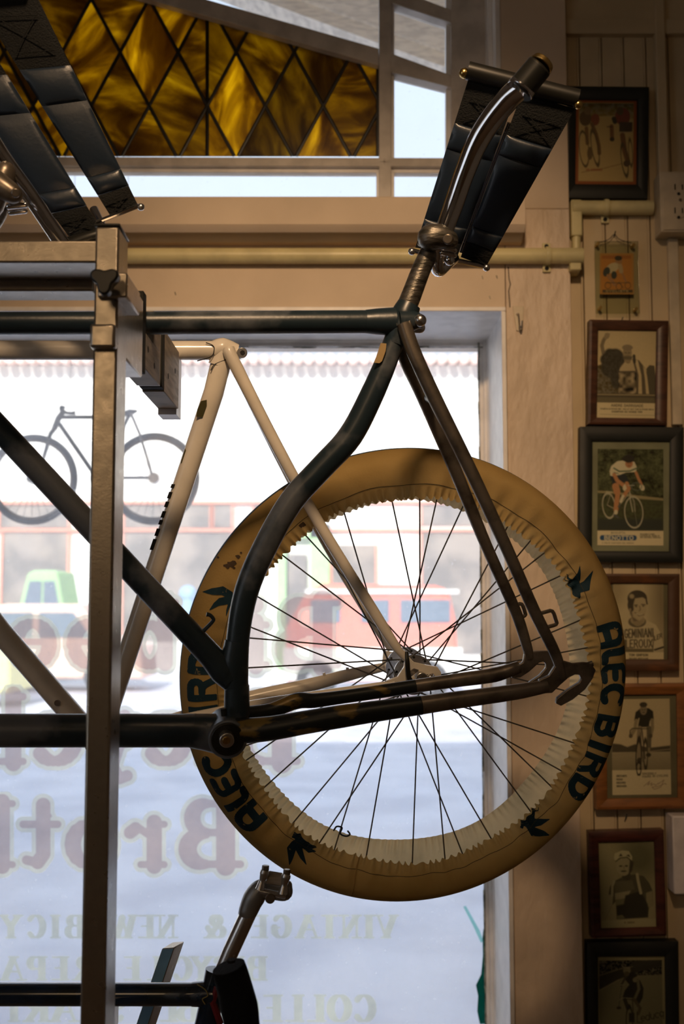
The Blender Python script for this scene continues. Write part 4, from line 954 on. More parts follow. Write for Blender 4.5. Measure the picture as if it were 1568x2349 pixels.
def cover_word(angle0):
    for ch, da in (('A', 0), ('L', 6.1), ('E', 10.9), ('C', 16.9), ('B', 26.2), ('I', 32.2), ('R', 38.0), ('D', 45.2)):
        g = CG[ch]; sg = [(a[0], a[1], c_[0], c_[1], .118 if ch in 'BRE' else .138) for a, c_ in segs(g[1])]
        xs = np.arange(-.12, g[0] + .12, .028); ys = np.arange(-.03, 1.05, .028); XX, YY = np.meshgrid(xs, ys)
        D = f_boxes(XX, YY, sg); D = np.minimum(D, f_segs(XX, YY, [(a, b_, c_, d, r * .9) for a, b_, c_, d, r in sg])); D = np.maximum(D, np.maximum(-YY, YY - 1))
        a0 = math.radians(angle0 + da); sc = HL / .307 * .96
        bm = NB(); mesh_field(bm, D, xs, ys, lambda u, v: cover_pt(a0 + (u - g[0] / 2) * sc, R0L + v * HL, .0009), maxrun=4)
        me = bpy.data.meshes.new('l'); bm.to_mesh(me); bm.free(); link('printed_letter', me, 'ink', cov, smooth=0)
cover_word(-12.4); cover_word(140.2)
def cover_poly(poly, name='printed_swallow', m='ink', step=1.8):
    xs = np.arange(min(p[0] for p in poly) - 3, max(p[0] for p in poly) + 4, step); ys = np.arange(min(p[1] for p in poly) - 3, max(p[1] for p in poly) + 4, step)
    XX, YY = np.meshgrid(xs, ys); D = f_poly(XX, YY, poly); bm = NB()
    def mf(x_, y_):
        q = PW(x_, y_, -.034) - CW; u = q.dot(RT); v = -q.dot(UPW); a = math.atan2(v, u); R = math.hypot(u, v) - sag(a); return cover_pt(a, min(max(R, RI + .001), RO - .0005), .0009)
    mesh_field(bm, D, xs, ys, mf, 4); me = bpy.data.meshes.new('s'); bm.to_mesh(me); bm.free(); link(name, me, m, cov, smooth=0)
def cs(pts, s, ox, oy): return [(ox + a / s, oy + c_ / s) for a, c_ in pts]
cover_poly(cs([(648, 258), (682, 282), (655, 213), (692, 258), (708, 268), (745, 215), (765, 150), (775, 265), (768, 300), (800, 280), (870, 190), (835, 345), (770, 365), (768, 400), (760, 420), (745, 400), (715, 380), (695, 330)], 3.356, 1100, 1250))
cover_poly(cs([(302, 2168), (318, 2140), (312, 2108), (345, 2110), (372, 2090), (395, 2060), (415, 2010), (420, 2040), (465, 2018), (428, 2060), (420, 2090), (425, 2110), (540, 2105), (470, 2160), (415, 2168), (495, 2200), (540, 2235), (455, 2238), (385, 2230), (350, 2165), (335, 2158), (325, 2180)], 3.356, 1100, 1250))
cover_poly(cs([(1262, 1172), (1275, 1150), (1300, 1155), (1312, 1172), (1328, 1190), (1375, 1215), (1350, 1222), (1372, 1232), (1335, 1238), (1308, 1216), (1328, 1292), (1300, 1262), (1280, 1225), (1268, 1262), (1252, 1297), (1242, 1215), (1262, 1190), (1280, 1180)], 1.889, 0, 1300))
cover_poly(cs([(312, 545), (420, 490), (545, 462), (655, 530), (660, 640), (620, 700), (575, 810), (580, 730), (600, 665), (500, 680), (385, 735), (440, 650), (500, 595), (570, 580), (530, 560), (420, 560)], 4.9, 400, 1250))
for cx_, cy_, s_ in ((531, 1292, 10), (545, 1276, 6), (520, 1298, 7), (693, 1205, 8), (552, 1268, 4), (500, 1282, 4), (536, 1302, 4)):
    cover_poly([(cx_ + s_ * rnd.uniform(.4, 1.3) * math.cos(i * .7) * 1.0, cy_ + s_ * rnd.uniform(.4, 1.3) * math.sin(i * .7) * .8) for i in range(9)], 'oil_stain', 'stain', 1.2)

# ------------------------------------------------------------------ sling saddles
def seatpanel(par, name, m, TL, TR, BR, BL, t0, t1, puff=.004, n=12, thick=.007):
    """corner = (px,py,Y); strip between t0 and t1 along TL->BL"""
    c = [at(*q) for q in (TL, TR, BR, BL)]
    nrm = (c[1] - c[0]).cross(c[3] - c[0]).normalized()
    if nrm.y > 0: nrm = -nrm
    b = NB(); f = []; g_ = []
    for i in range(n + 1):
        t = t0 + (t1 - t0) * i / n; A = c[0].lerp(c[3], t); B = c[1].lerp(c[2], t); r1 = []; r2 = []
        for j in range(n + 1):
            s = j / n; e = (math.sin(PI * i / n) ** .5) * (math.sin(PI * min(max(s, .0), 1)) ** .35)
            p = A.lerp(B, s); r1.append(b.verts.new(p + nrm * (puff * e))); r2.append(b.verts.new(p - nrm * (thick * (.4 + .6 * math.sin(PI * s) ** .4))))
        f.append(r1); g_.append(r2)
    for i in range(n):
        for j in range(n):
            b.faces.new((f[i][j], f[i][j + 1], f[i + 1][j + 1], f[i + 1][j])); b.faces.new((g_[i][j], g_[i + 1][j], g_[i + 1][j + 1], g_[i][j + 1]))
    for i in range(n):
        b.faces.new((f[i][0], f[i + 1][0], g_[i + 1][0], g_[i][0])); b.faces.new((f[i][n], g_[i][n], g_[i + 1][n], f[i + 1][n]))
        b.faces.new((f[0][i], g_[0][i], g_[0][i + 1], f[0][i + 1])); b.faces.new((f[n][i], f[n][i + 1], g_[n][i + 1], g_[n][i]))
    return obj(name, b, m, par, smooth=60)
def xstitch(par, TL, TR, BR, BL, t0, t1):
    c = [at(*q) for q in (TL, TR, BR, BL)]; nrm = (c[1] - c[0]).cross(c[3] - c[0]).normalized()
    if nrm.y > 0: nrm = -nrm
    def pt(s, t): tt = t0 + (t1 - t0) * t; return c[0].lerp(c[3], tt).lerp(c[1].lerp(c[2], tt), s) + nrm * .0048
    b = NB()
    for a, d in (((.15, .15), (.85, .85)), ((.85, .15), (.15, .85)), ((.12, .15), (.88, .15)), ((.12, .85), (.88, .85))):
        tube(b, [pt(a[0] + (d[0] - a[0]) * i / 5, a[1] + (d[1] - a[1]) * i / 5) for i in range(6)], .0006, 5)
    obj('cross_stitching', b, 'web', par)
def strap(par, corners, ts, seams=True):
    TL, TR, BR, BL = corners
    for i, (a, c_, m) in enumerate(ts):
        o = seatpanel(par, 'leather_pad' if m == 'leather' else 'webbing_strap', m, TL, TR, BR, BL, a, c_ - .001, .005 if m == 'leather' else .001, thick=.010 if m == 'leather' else .004)
        if m == 'web': xstitch(par, TL, TR, BR, BL, a + (c_ - a) * .25, c_ - (c_ - a) * .1)
def ap(*pts): return [at(*p) for p in pts]
def wtube(pts, wpx, **kw):
    P = ap(*pts)
    if not hasattr(wpx, '__len__'): wpx = [wpx] * len(P)
    return tube(NB(), P, [v * mpp(q) / 2 for v, q in zip(wpx, P)], **kw)
s1 = sub('saddle', at(1010, 560, 1.39), td, 'black two-strap leather saddle on a bent chrome tube')
T_, Bm = 1.33, 1.45
strap(s1, ((1074, 180, T_), (1186, 212, T_), (1048, 590, Bm), (952, 568, Bm)), ((.0, .25, 'web'), (.25, .40, 'leather'), (.40, .82, 'leather'), (.82, .91, 'leather'), (.91, 1.0, 'web')))
strap(s1, ((1196, 214, T_), (1318, 250, T_), (1114, 612, Bm), (1056, 590, Bm)), ((.0, .24, 'web'), (.24, .36, 'leather'), (.36, .80, 'leather'), (.80, .90, 'leather'), (.90, 1.0, 'web')))
obj('top_bar', wtube([(1072, 162, T_ - .004), (1325, 226, T_ - .004)], 42, seg=20), 'blackp', s1)
b = NB(); ball(b, at(1064, 168, T_ - .004), 13 * T_ / F, 2); obj('end_knob', b, 'brass', s1)
b = NB(); ball(b, at(1325, 240, T_ - .006), 11 * T_ / F, 2); obj('end_knob', b, 'brass', s1)
obj('bottom_rod', wtube([(948, 576, Bm), (1112, 612, Bm)], 12, seg=10), 'chrome', s1)
for q in ((944, 577), (1115, 614)):
    b = NB(); ball(b, at(q[0], q[1], Bm), 9 * Bm / F, 2); obj('end_knob', b, 'alloy', s1)
obj('frame_tube', wtube([(1212, 188, 1.265), (1160, 232, 1.285), (1102, 312, 1.31), (1066, 395, 1.33), (1040, 470, 1.345), (1012, 548, 1.355), (1000, 590, 1.37), (1005, 620, 1.39), (1024, 606, 1.40), (1040, 592, 1.42)], [54, 56, 53, 47, 45, 40, 34, 30, 28, 26], seg=28, curve=True), 'chrome', s1)
obj('frame_rod', wtube([(1168, 282, 1.365), (1110, 430, 1.42), (1058, 580, 1.455)], 12, seg=12), 'chrome', s1)
obj('tube_cap', wtube([(1192, 206, 1.262), (1240, 148, 1.25)], [64, 62], seg=28), 'blackp', s1, bevel=.003)
obj('cap_ring', wtube([(1190, 210, 1.262), (1198, 199, 1.262)], [68, 67], seg=28), 'chrome', s1, bevel=.001)
obj('cap_ring', wtube([(1238, 151, 1.249), (1246, 141, 1.249)], [60, 54], seg=28), 'brass', s1, bevel=.001)
cl = obj('clamp', wtube([(988, 545, 1.345), (1010, 543, 1.345), (1028, 550, 1.345)], [62, 58, 46], seg=24, roundcap=True), 'post', s1)
obj('clamp', wtube([(978, 572, 1.365), (1000, 520, 1.355)], [48, 50], seg=24), 'post', s1, bevel=.002)
obj('clamp_bolt', wtube([(1026, 548, 1.315), (1028, 549, 1.33)], [22, 26], seg=20), 'steel', s1, bevel=.001)
obj('clamp_washer', wtube([(1008, 566, 1.35), (1042, 574, 1.35)], 13, seg=14, roundcap=True), 'chrome', s1)
obj('clamp_washer', wtube([(1012, 580, 1.355), (1042, 586, 1.355)], 12, seg=14, roundcap=True), 'chrome', s1)
b = NB(); ball(b, at(1030, 597, 1.36), 13 * 1.36 / F, 2); obj('clamp_nut', b, 'chrome', s1)

s2 = sub('saddle', at(60, 500, 1.26), td, 'black two-strap leather saddle on a straight chrome tube')
T2, B2 = 1.22, 1.32
# right strap: extrapolated beyond the top edge of the picture
strap(s2, ((-118, -100, T2), (40, -100, T2), (318, 475, B2), (256, 500, B2)), ((0, .12, 'web'), (.12, .42, 'web'), (.42, .56, 'leather'), (.56, .84, 'leather'), (.84, .91, 'leather'), (.91, 1, 'web'))[1:])
strap(s2, ((-330, -100, T2), (-150, -100, T2), (230, 525, B2), (160, 545, B2)), ((.12, .42, 'web'), (.42, .56, 'leather'), (.56, .84, 'leather'), (.84, .91, 'leather'), (.91, 1, 'web')))
obj('top_bar', wtube([(-300, 0 - 30, T2), (60, -60, T2)], 60, seg=20), 'blackp', s2)
obj('bottom_rod', wtube([(160, 535, B2), (318, 472, B2)], 11, seg=10), 'chrome', s2)
b = NB(); ball(b, at(323, 475, B2), 9 * B2 / F, 2); obj('end_knob', b, 'alloy', s2)
obj('frame_tube', wtube([(-330, -130, 1.14), (-120, 165, 1.20), (0, 352, 1.23), (70, 450, 1.25), (148, 566, 1.27), (180, 600, 1.29), (225, 590, 1.31), (235, 555, 1.32), (236, 530, 1.325), (215, 480, 1.34)], [48, 42, 40, 38, 36, 34, 30, 26, 24, 20], seg=28, curve=True), 'chrome', s2)
obj('tube_cap', wtube([(160, 560, 1.30), (225, 540, 1.30)], [34, 30], seg=18, roundcap=True), 'blackp', s2)
cl = obj('clamp', wtube([(-10, 420, 1.21), (30, 445, 1.21)], [60, 46], seg=24, roundcap=True), 'steel', s2)
obj('clamp', wtube([(-20, 470, 1.23), (12, 395, 1.23)], [58, 50], seg=24, roundcap=True), 'steel', s2)
obj('clamp_bolt', wtube([(36, 442, 1.18), (36, 443, 1.20)], [20, 22], seg=20), 'steel', s2, bevel=.001)
obj('clamp_washer', wtube([(20, 474, 1.22), (58, 470, 1.22)], 14, seg=14, roundcap=True), 'chrome', s2)
obj('clamp_washer', wtube([(24, 488, 1.23), (58, 484, 1.23)], 12, seg=14, roundcap=True), 'chrome', s2)

# ------------------------------------------------------------------ lower bicycle at the bottom left
YL = 1.42
lb = thing('blue_bicycle', 'glossy dark blue bicycle at the bottom edge, saddleless seatpost clamp raised', 'bicycle', at(470, 2600, YL))
obj('top_tube', wtube([(-420, 2281, YL), (488, 2281, YL)], 51, seg=24), 'blue', lb)
obj('seat_lug', wtube([(440, 2281, YL), (470, 2280, YL), (492, 2281, YL)], [53, 57, 60], seg=24), 'blue', lb)
obj('lug_lining', wtube([(452, 2258, YL - .016), (470, 2270, YL - .0175), (476, 2284, YL - .0175), (464, 2292, YL - .0175), (470, 2304, YL - .016)], 2.5, seg=6, curve=True), 'gold', lb)
obj('seat_tube', wtube([(498, 2225, YL), (488, 2281, YL), (462, 2400, YL), (390, 2700, YL)], 54, seg=24), 'blue', lb)
obj('seat_tube_panel', wtube([(497, 2262, YL - .012), (488, 2300, YL - .012), (505, 2349, YL - .013)], 16, seg=8), 'red', lb)
obj('seatpost', wtube([(496, 2260, YL), (530, 2180, YL), (576, 2080, YL)], [38, 39, 39], seg=24), 'alloy', lb)
obj('seatpost_head', wtube([(568, 2092, YL), (582, 2060, YL), (600, 2040, YL), (630, 2046, YL), (655, 2050, YL), (660, 2030, YL)], [44, 50, 46, 36, 30, 20], seg=20, curve=True, roundcap=True), 'cast', lb)
obj('rail_cradle', wtube([(592, 2042, YL - .02), (655, 2056, YL - .02)], [15, 15], seg=4), 'alloy', lb, bevel=.001)
obj('rail_cradle', wtube([(612, 2012, YL - .012), (648, 2018, YL - .012)], [30, 30], seg=8), 'wood', lb)
for (xt, yt_, xb_, yb_) in ((608, 1990, 596, 2040), (657, 1999, 648, 2050)):
    a = obj('clamp_ear', wtube([(xb_, yb_, YL - .024), ((xt + xb_) / 2 - 1, (yt_ + yb_) / 2 + 5, YL - .024), (xt - 2, yt_ + 14, YL - .024), (xt, yt_ + 6, YL - .024)], [22, 14, 22, 20], seg=16, curve=True), 'alloy', lb)
    obj('clamp_bolt', wtube([(xt, yt_ + 9, YL - .024), (xt + 1, yt_ - 5, YL - .024)], 17, seg=6), 'steel', a, bevel=.0005)
b = NB(); disc(b, at(619, 2062, YL - .026), (0, 1, 0), 11 * YL / F, .006, 24); obj('pivot_bolt', b, 'steel', lb, bevel=.0008)
gr = obj('foam_grip', wtube([(524, 2217, 1.22), (532, 2245, 1.22), (548, 2310, 1.20), (556, 2360, 1.19), (566, 2440, 1.18)], [76, 80, 86, 80, 78], seg=32, curve=True), 'foam', lb, bevel=.002)
b = NB(); disc(b, at(530, 2207, 1.213), ray(524, 2100) - ray(532, 2245), .0045, .003, 16); obj('grip_end_hole', b, 'slot', gr)
obj('handlebar', wtube([(560, 2420, 1.18), (600, 2560, 1.20), (490, 2640, 1.35), (430, 2600, YL)], 36, seg=16, curve=True), 'steel', lb)
obj('stand_bracket', box(NB(), at(240, 2281, YL).x - .012, at(240, 2281, YL).x + .012, 1.171, YL + .03, at(240, 2312, YL).z - .03, at(240, 2309, YL).z), 'stand', st, bevel=.002)
# slanted blue strip behind
P = [at(346, 2300, 1.6)]
a = at(371, 2176, 1.58); a2 = at(401, 2174, 1.58); dn = at(312, 2349, 1.58) - at(371, 2176, 1.58); sc = (a.z - 0) / -dn.z
b = NB(); prism(b, [a, a2 - Vector((.001, 0, 0)), a2 - Vector((.001, 0, 0)) + dn * sc, a + dn * sc], Vector((.010, .03, 0))); sl = obj('slanted_bar', b, 'stand', None, bevel=.0015)
tag(sl, 'slanted metal bar with a blue face rising behind the blue top tube', 'bar')
b = NB(); prism(b, [a + Vector((.001, -.0012, -.001)), a2 + Vector((-.002, -.0012, -.001)), a2 + Vector((-.002, -.0012, .001)) + dn * sc, a + Vector((.001, -.0012, .001)) + dn * sc], Vector((0, .001, 0))); obj('blue_film', b, 'bluefilm', sl)

# ------------------------------------------------------------------ small bicycle hung outside under the canopy
YH = 3.66
hb = thing('hanging_bicycle', 'small old olive bicycle hanging outside behind the post, under the canopy', 'bicycle', at(215, 1205, YH))
def ht(pts, wpx, dy=0, **kw): return wtube([(a, c_, YH + dy) for a, c_ in pts], wpx, **kw)
def hwheel(cx_, cy_, r):
    c = at(cx_, cy_, YH); R = r * YH / F; b = NB(); torus(b, c, (.05, 1, .0), R * .94, R * .062, 72, 10); w_ = obj('wheel', b, 'cog', hb)
    b = NB(); torus(b, c, (.05, 1, 0), R * .87, R * .036, 72, 8); obj('rim', b, 'tan', w_)
    for i in range(28):
        a = 2 * PI * i / 28; b = NB(); tube(b, [c, c + Vector((math.cos(a), 0, math.sin(a))) * R * .9], .0008, 5); obj('spoke', b, 'spoke', w_)
    b = NB(); disc(b, c - Vector((0, .03, 0)), (0, 1, 0), .012, .06, 16); obj('hub', b, 'steel', w_)
hwheel(75, 1100, 105); hwheel(352, 1098, 107)
obj('top_tube', ht([(138, 957), (230, 957), (300, 950)], 9, seg=10), 'olive', hb)
obj('head_tube', ht([(148, 940), (134, 960), (124, 985)], [12, 14, 13], seg=12), 'olive', hb)
obj('down_tube', ht([(136, 972), (205, 1072), (222, 1095)], 10, seg=10), 'olive', hb)
obj('seat_tube', ht([(300, 945), (222, 1097)], 9, seg=10), 'olive', hb)
for dy in (-.03, .03):
    obj('fork_blade', ht([(124, 985), (114, 1000), (100, 1050), (80, 1098)], [11, 10, 8, 6], dy, seg=10, curve=True), 'olive', hb)
    obj('seat_stay', ht([(300, 948), (322, 1000), (350, 1095)], [6, 6, 6], dy, seg=8), 'steel', hb)
    obj('chain_stay', ht([(225, 1096), (352, 1096)], 7, dy, seg=8), 'steel', hb)
b = NB(); disc(b, at(352, 1096, YH - .05), (0, 1, 0), 12 * YH / F, .02, 16); obj('sprocket', b, 'alloy', hb)
b = NB(); disc(b, at(222, 1097, YH - .03), (0, 1, 0), 14 * YH / F, .06, 16); obj('bottom_bracket', b, 'steel', hb)
obj('saddle', ht([(284, 948), (298, 946), (312, 943)], [8, 14, 6], seg=14, squash=2.2, roundcap=True), 'cog', hb)
obj('handlebar', ht([(148, 936), (140, 934), (143, 944), (160, 948), (172, 947)], [8, 8, 8, 7, 10], seg=10, curve=True), 'cog', hb)
for px_ in (160, 285):
    p = at(px_, 950, YH); b = NB(); tube(b, [p, Vector((p.x, p.y, zc))], .0009, 6); obj('hanging_wire', b, 'steel', hb)

# ------------------------------------------------------------------ conduits, outlet, hooks, nails on the wall
YC = YW - .018
cn = thing('conduit', 'cream painted wall conduit running under the sill shelf and around the corner', 'conduit', at(1240, 600, YC))
def octa(pts, r, m='conduit', nm='pipe', par=None, seg=8): b = NB(); tube(b, ap(*pts) if len(pts[0]) == 3 else pts, r, seg, squash=1.0); return obj(nm, b, m, par or cn, smooth=20, bevel=.001)
zz1 = at(1240, 587, YC).z; xL1 = XL + .02; xR1 = at(1336, 590, YC).x
b = NB(); tube(b, [Vector((xL1, YC, zz1)), Vector((xR1, YC, zz1))], .0180, 16); obj('pipe', b, 'conduit', cn, bevel=.001)
b = NB(); box(b, xR1 - .030, xR1 - .004, YC - .004, YP, zz1 - .034, zz1 - .014); obj('elbow', b, 'conduit', cn, bevel=.003)
xV = at(1320, 520, YP - .014).x; zC2 = at(1400, 478, YP - .014).z; YV2 = YP - .014
b = NB(); tube(b, [Vector((xV, YV2, zz1)), Vector((xV, YV2, zC2 + .012))], [.0105, .0105], 14); obj('pipe', b, 'conduit', cn)
b = NB(); box(b, xV - .013, xV + .013, YV2 - .014, YP, at(1320, 545, YV2).z, zC2 + .017); obj('elbow', b, 'conduit', cn, bevel=.004)
b = NB(); tube(b, [Vector((xV - .010, YV2 - .004, zC2)), Vector((at(1495, 478, YV2).x, YV2 - .004, zC2))], .0165, 16); obj('pipe', b, 'conduit', cn, bevel=.001)
def strap_(px_, zc_, Y, r):
    xx_ = at(px_, 500, Y).x; b = NB(); torus(b, Vector((xx_, Y, zc_)), (1, 0, 0), r + .0012, .0016, 28, 6, sq=4.0)
    box(b, xx_ - .009, xx_ + .009, Y + r * .7, Y + r + .002, zc_ + r * .9, zc_ + r + .016); box(b, xx_ - .009, xx_ + .009, Y + r * .7, Y + r + .002, zc_ - r - .016, zc_ - r * .9)
    o = obj('pipe_strap', b, 'conduit', cn, bevel=.001)
    b = NB()
    for s in (-1, 1): disc(b, Vector((xx_, Y + r * .7 - .001, zc_ + s * (r + .008))), (0, 1, 0), .005, .002, 14)
    obj('screw', b, 'slot', o)
strap_(1254, zz1, YC - .002, .018); strap_(1390, zC2, YV2 - .006, .0165)
# outlet box
YO = YP - .055
ob = thing('outlet_box', 'ivory surface-mounted double outlet box cut by the right edge', 'outlet', at(1540, 560, YO))
b = NB(); boxp(b, 1512, 393, 1640, 532, YO, YP - .001); obj('housing', b, 'outlet', ob, bevel=.003)
b = NB(); boxp(b, 1518, 398, 1634, 527, YO - .003, YO - .0005); obj('cover_plate', b, 'outlet', ob, bevel=.0015)
for cy_ in (430, 484):
    b = NB(); disc(b, at(1559, cy_, YO - .005), (0, 1, 0), .0165, .003, 32); f = obj('socket', b, 'outlet', ob, bevel=.0008)
    b = NB(); boxp(b, 1546, cy_ - 8, 1549, cy_ + 5, YO - .0058, YO - .0045); boxp(b, 1563, cy_ - 7, 1566, cy_ + 5, YO - .0058, YO - .0045); disc(b, at(1556, cy_ + 14, YO - .0058), (0, 1, 0), .0035, .001, 14); obj('socket_slot', b, 'slot', f)
b = NB(); disc(b, at(1560, 458, YO - .005), (0, 1, 0), .0035, .002, 12); obj('cover_screw', b, 'steel', ob)
b = NB(); xx_ = at(1545, 800, YP).x; box(b, xx_ - .012, xx_ + .012, YP - .016, YP - .0005, at(1545, 974, YP - .016).z, at(1545, 533, YO).z); obj('raceway', b, 'outlet', ob, bevel=.002)
b = NB(); boxp(b, 1541, 1872, 1660, 2052, YO, YP - .001); tag(obj('switch_box', b, 'pale', bevel=.003), 'pale switch box at the right edge beside the capped rider portrait', 'switch box')
# adhesive hook on the post board
hk = thing('wall_hook', 'clear adhesive hook with a metal wire loop by the window corner', 'hook', at(1187, 760, YW - .004))
b = NB(); prism(b, ap((1175, 702, YW - .004), (1201, 702, YW - .004), (1199, 752, YW - .004), (1192, 760, YW - .004), (1184, 758, YW - .004)), Vector((0, .0035, 0))); obj('backing', b, 'outlet', hk, bevel=.001)
obj('wire_loop', wtube([(1184, 719, YW - .006), (1189, 722, YW - .012), (1191, 745, YW - .018), (1195, 752, YW - .022), (1197, 736, YW - .022)], 4, seg=8, curve=True), 'chrome', hk)
for i, (q, lab) in enumerate((((1411, 530, 1406, 548), 'small nail holding the clear acrylic card holder'), ((1428, 728, 1424, 738), 'small nail above the waving rider picture'), ((1437, 1868, 1431, 1889), 'bare nail above the portrait of the rider in a cap'))):
    tag(obj('nail', tube(NB(), [at(q[0], q[1], YP - .012), at(q[2], q[3], YP + .004)], .0012, 8), 'slot'), lab, 'nail')
# crack between header and post board, small nail marks
b = NB(); tube(b, ap((1165, 612, YW - .0002), (1167, 640, YW - .0002), (1170, 652, YW - .0002), (1166, 668, YW - .0002), (1168, 690, YW - .0002), (1169, 705, YW - .0002)), .0011, 6); obj('paint_crack', b, 'slot', bpy.data.objects['trim_1'])
b = NB()
for q in ((1105, 637), (1138, 636), (1122, 683), (401, 674), (54, 676)): tube(b, [at(q[0], q[1] - 4, YW - .0003), at(q[0] + 2, q[1] + 3, YW - .0003)], .0011, 6)
obj('nail_mark', b, 'grime', bpy.data.objects['trim_1'])

# ------------------------------------------------------------------ framed pictures: prints painted as colour attributes on a fine paper mesh
class Paper:
    """pr = print rectangle in crop coordinates; s = crop pixels per photograph pixel"""
    def __init__(s, x0, y0, x1, y1, k, bg):
        s.r = (x0, y0, x1, y1); s.w = int((x1 - x0) / k * 1.05); s.h = int((y1 - y0) / k * 1.05)
        s.X, s.Y = np.meshgrid(np.linspace(x0, x1, s.w), np.linspace(y0, y1, s.h)); s.c = np.empty((s.h, s.w, 3)); s.c[:] = bg; s.k = k
        s.rng = np.random.RandomState(5)
    def put(s, D, col, soft=None, a=1.0):
        soft = soft or s.k * .9; m = np.clip(.5 - D / soft, 0, 1)[..., None] * a; s.c = s.c * (1 - m) + np.array(col) * m
    def ell(s, cx, cy, rx, ry, col, rot=0, soft=None, a=1.0):
        t = math.radians(rot); u = (s.X - cx) * math.cos(t) + (s.Y - cy) * math.sin(t); v = -(s.X - cx) * math.sin(t) + (s.Y - cy) * math.cos(t)
        s.put((np.hypot(u / rx, v / ry) - 1) * min(rx, ry), col, soft, a)
    def ring(s, cx, cy, rx, ry, wd, col, rot=0, a=1.0):
        t = math.radians(rot); u = (s.X - cx) * math.cos(t) + (s.Y - cy) * math.sin(t); v = -(s.X - cx) * math.sin(t) + (s.Y - cy) * math.cos(t)
        s.put(np.abs((np.hypot(u / rx, v / ry) - 1) * min(rx, ry)) - wd / 2, col, None, a)
    def poly(s, P, col, soft=None, a=1.0): s.put(f_poly(s.X, s.Y, P), col, soft, a)
    def line(s, P, wd, col, soft=None, a=1.0): s.put(f_segs(s.X, s.Y, [(p[0], p[1], q[0], q[1], wd / 2) for p, q in zip(P, P[1:])]), col, soft, a)
    def rect(s, x0, y0, x1, y1, col, soft=None, a=1.0): s.poly([(x0, y0), (x1, y0), (x1, y1), (x0, y1)], col, soft, a)
    def text(s, t, x, y, h, wd, col, ws=1.0, x1=None, rot=0):
        sg, xe = textstrokes(t, x, y, h, ws)
        if x1: 
            f = (x1 - x) / (xe - x); sg = [(x + (a - x) * f, b, x + (c - x) * f, d, r) if 0 else (x + (a - x) * f, b, x + (c - x) * f, d) for a, b, c, d in sg for r in (0,)]
        if rot:
            k = math.tan(math.radians(rot)); sg = [(a, b + (a - x) * k, c, d + (c - x) * k) for a, b, c, d in sg]
        s.put(f_segs(s.X, s.Y, [(a, b, c, d, wd / 2) for a, b, c, d in sg]), col)
    def vgrad(s, y0, y1, c0, c1, x0=-1e9, x1=1e9):
        t = np.clip((s.Y - y0) / (y1 - y0), 0, 1)[..., None]; g = np.array(c0) * (1 - t) + np.array(c1) * t
        m = ((s.Y >= y0) & (s.Y <= y1) & (s.X >= x0) & (s.X <= x1))[..., None]; s.c = np.where(m, g, s.c)
    def noise(s, x0, y0, x1, y1, amp, cell, col=(1, 1, 1)):
        h = int((y1 - y0) / cell) + 3; w_ = int((x1 - x0) / cell) + 3; n = s.rng.rand(h, w_)
        u = np.clip((s.X - x0) / cell, 0, w_ - 1.01); v = np.clip((s.Y - y0) / cell, 0, h - 1.01); i = u.astype(int); j = v.astype(int); fu = u - i; fv = v - j
        i2 = np.minimum(i + 1, w_ - 1); j2 = np.minimum(j + 1, h - 1)
        N = n[j, i] * (1 - fu) * (1 - fv) + n[j, i2] * fu * (1 - fv) + n[j2, i] * (1 - fu) * fv + n[j2, i2] * fu * fv
        m = ((s.X >= x0) & (s.X <= x1) & (s.Y >= y0) & (s.Y <= y1)); s.c = np.clip(s.c + (np.where(m, (N - .5) * amp, 0))[..., None] * np.array(col), 0, 1)
    def mesh(s, c00, c10, c01):     # corners: top left, top right, bottom left
        w_, h = s.w, s.h; u = np.linspace(0, 1, w_); v = np.linspace(0, 1, h); U, V_ = np.meshgrid(u, v)
        a = np.array(c00); e1 = np.array(c10) - a; e2 = np.array(c01) - a
        P = a + U[..., None] * e1 + V_[..., None] * e2; me = bpy.data.meshes.new('print')
        idx = np.arange(w_ * h).reshape(h, w_); q = np.stack([idx[:-1, :-1], idx[:-1, 1:], idx[1:, 1:], idx[1:, :-1]], -1).reshape(-1, 4)
        me.vertices.add(w_ * h); me.vertices.foreach_set('co', P.reshape(-1)); nq = len(q)
        me.loops.add(nq * 4); me.loops.foreach_set('vertex_index', q.reshape(-1).astype(np.int32)); me.polygons.add(nq)
        me.polygons.foreach_set('loop_start', np.arange(0, nq * 4, 4, dtype=np.int32)); me.update(calc_edges=True)
        ca = me.color_attributes.new('Col', 'FLOAT_COLOR', 'POINT'); rgba = np.ones((w_ * h, 4), np.float32); rgba[:, :3] = s.c.reshape(-1, 3); ca.data.foreach_set('color', rgba.reshape(-1)); return me
def bez(bm, P): pass
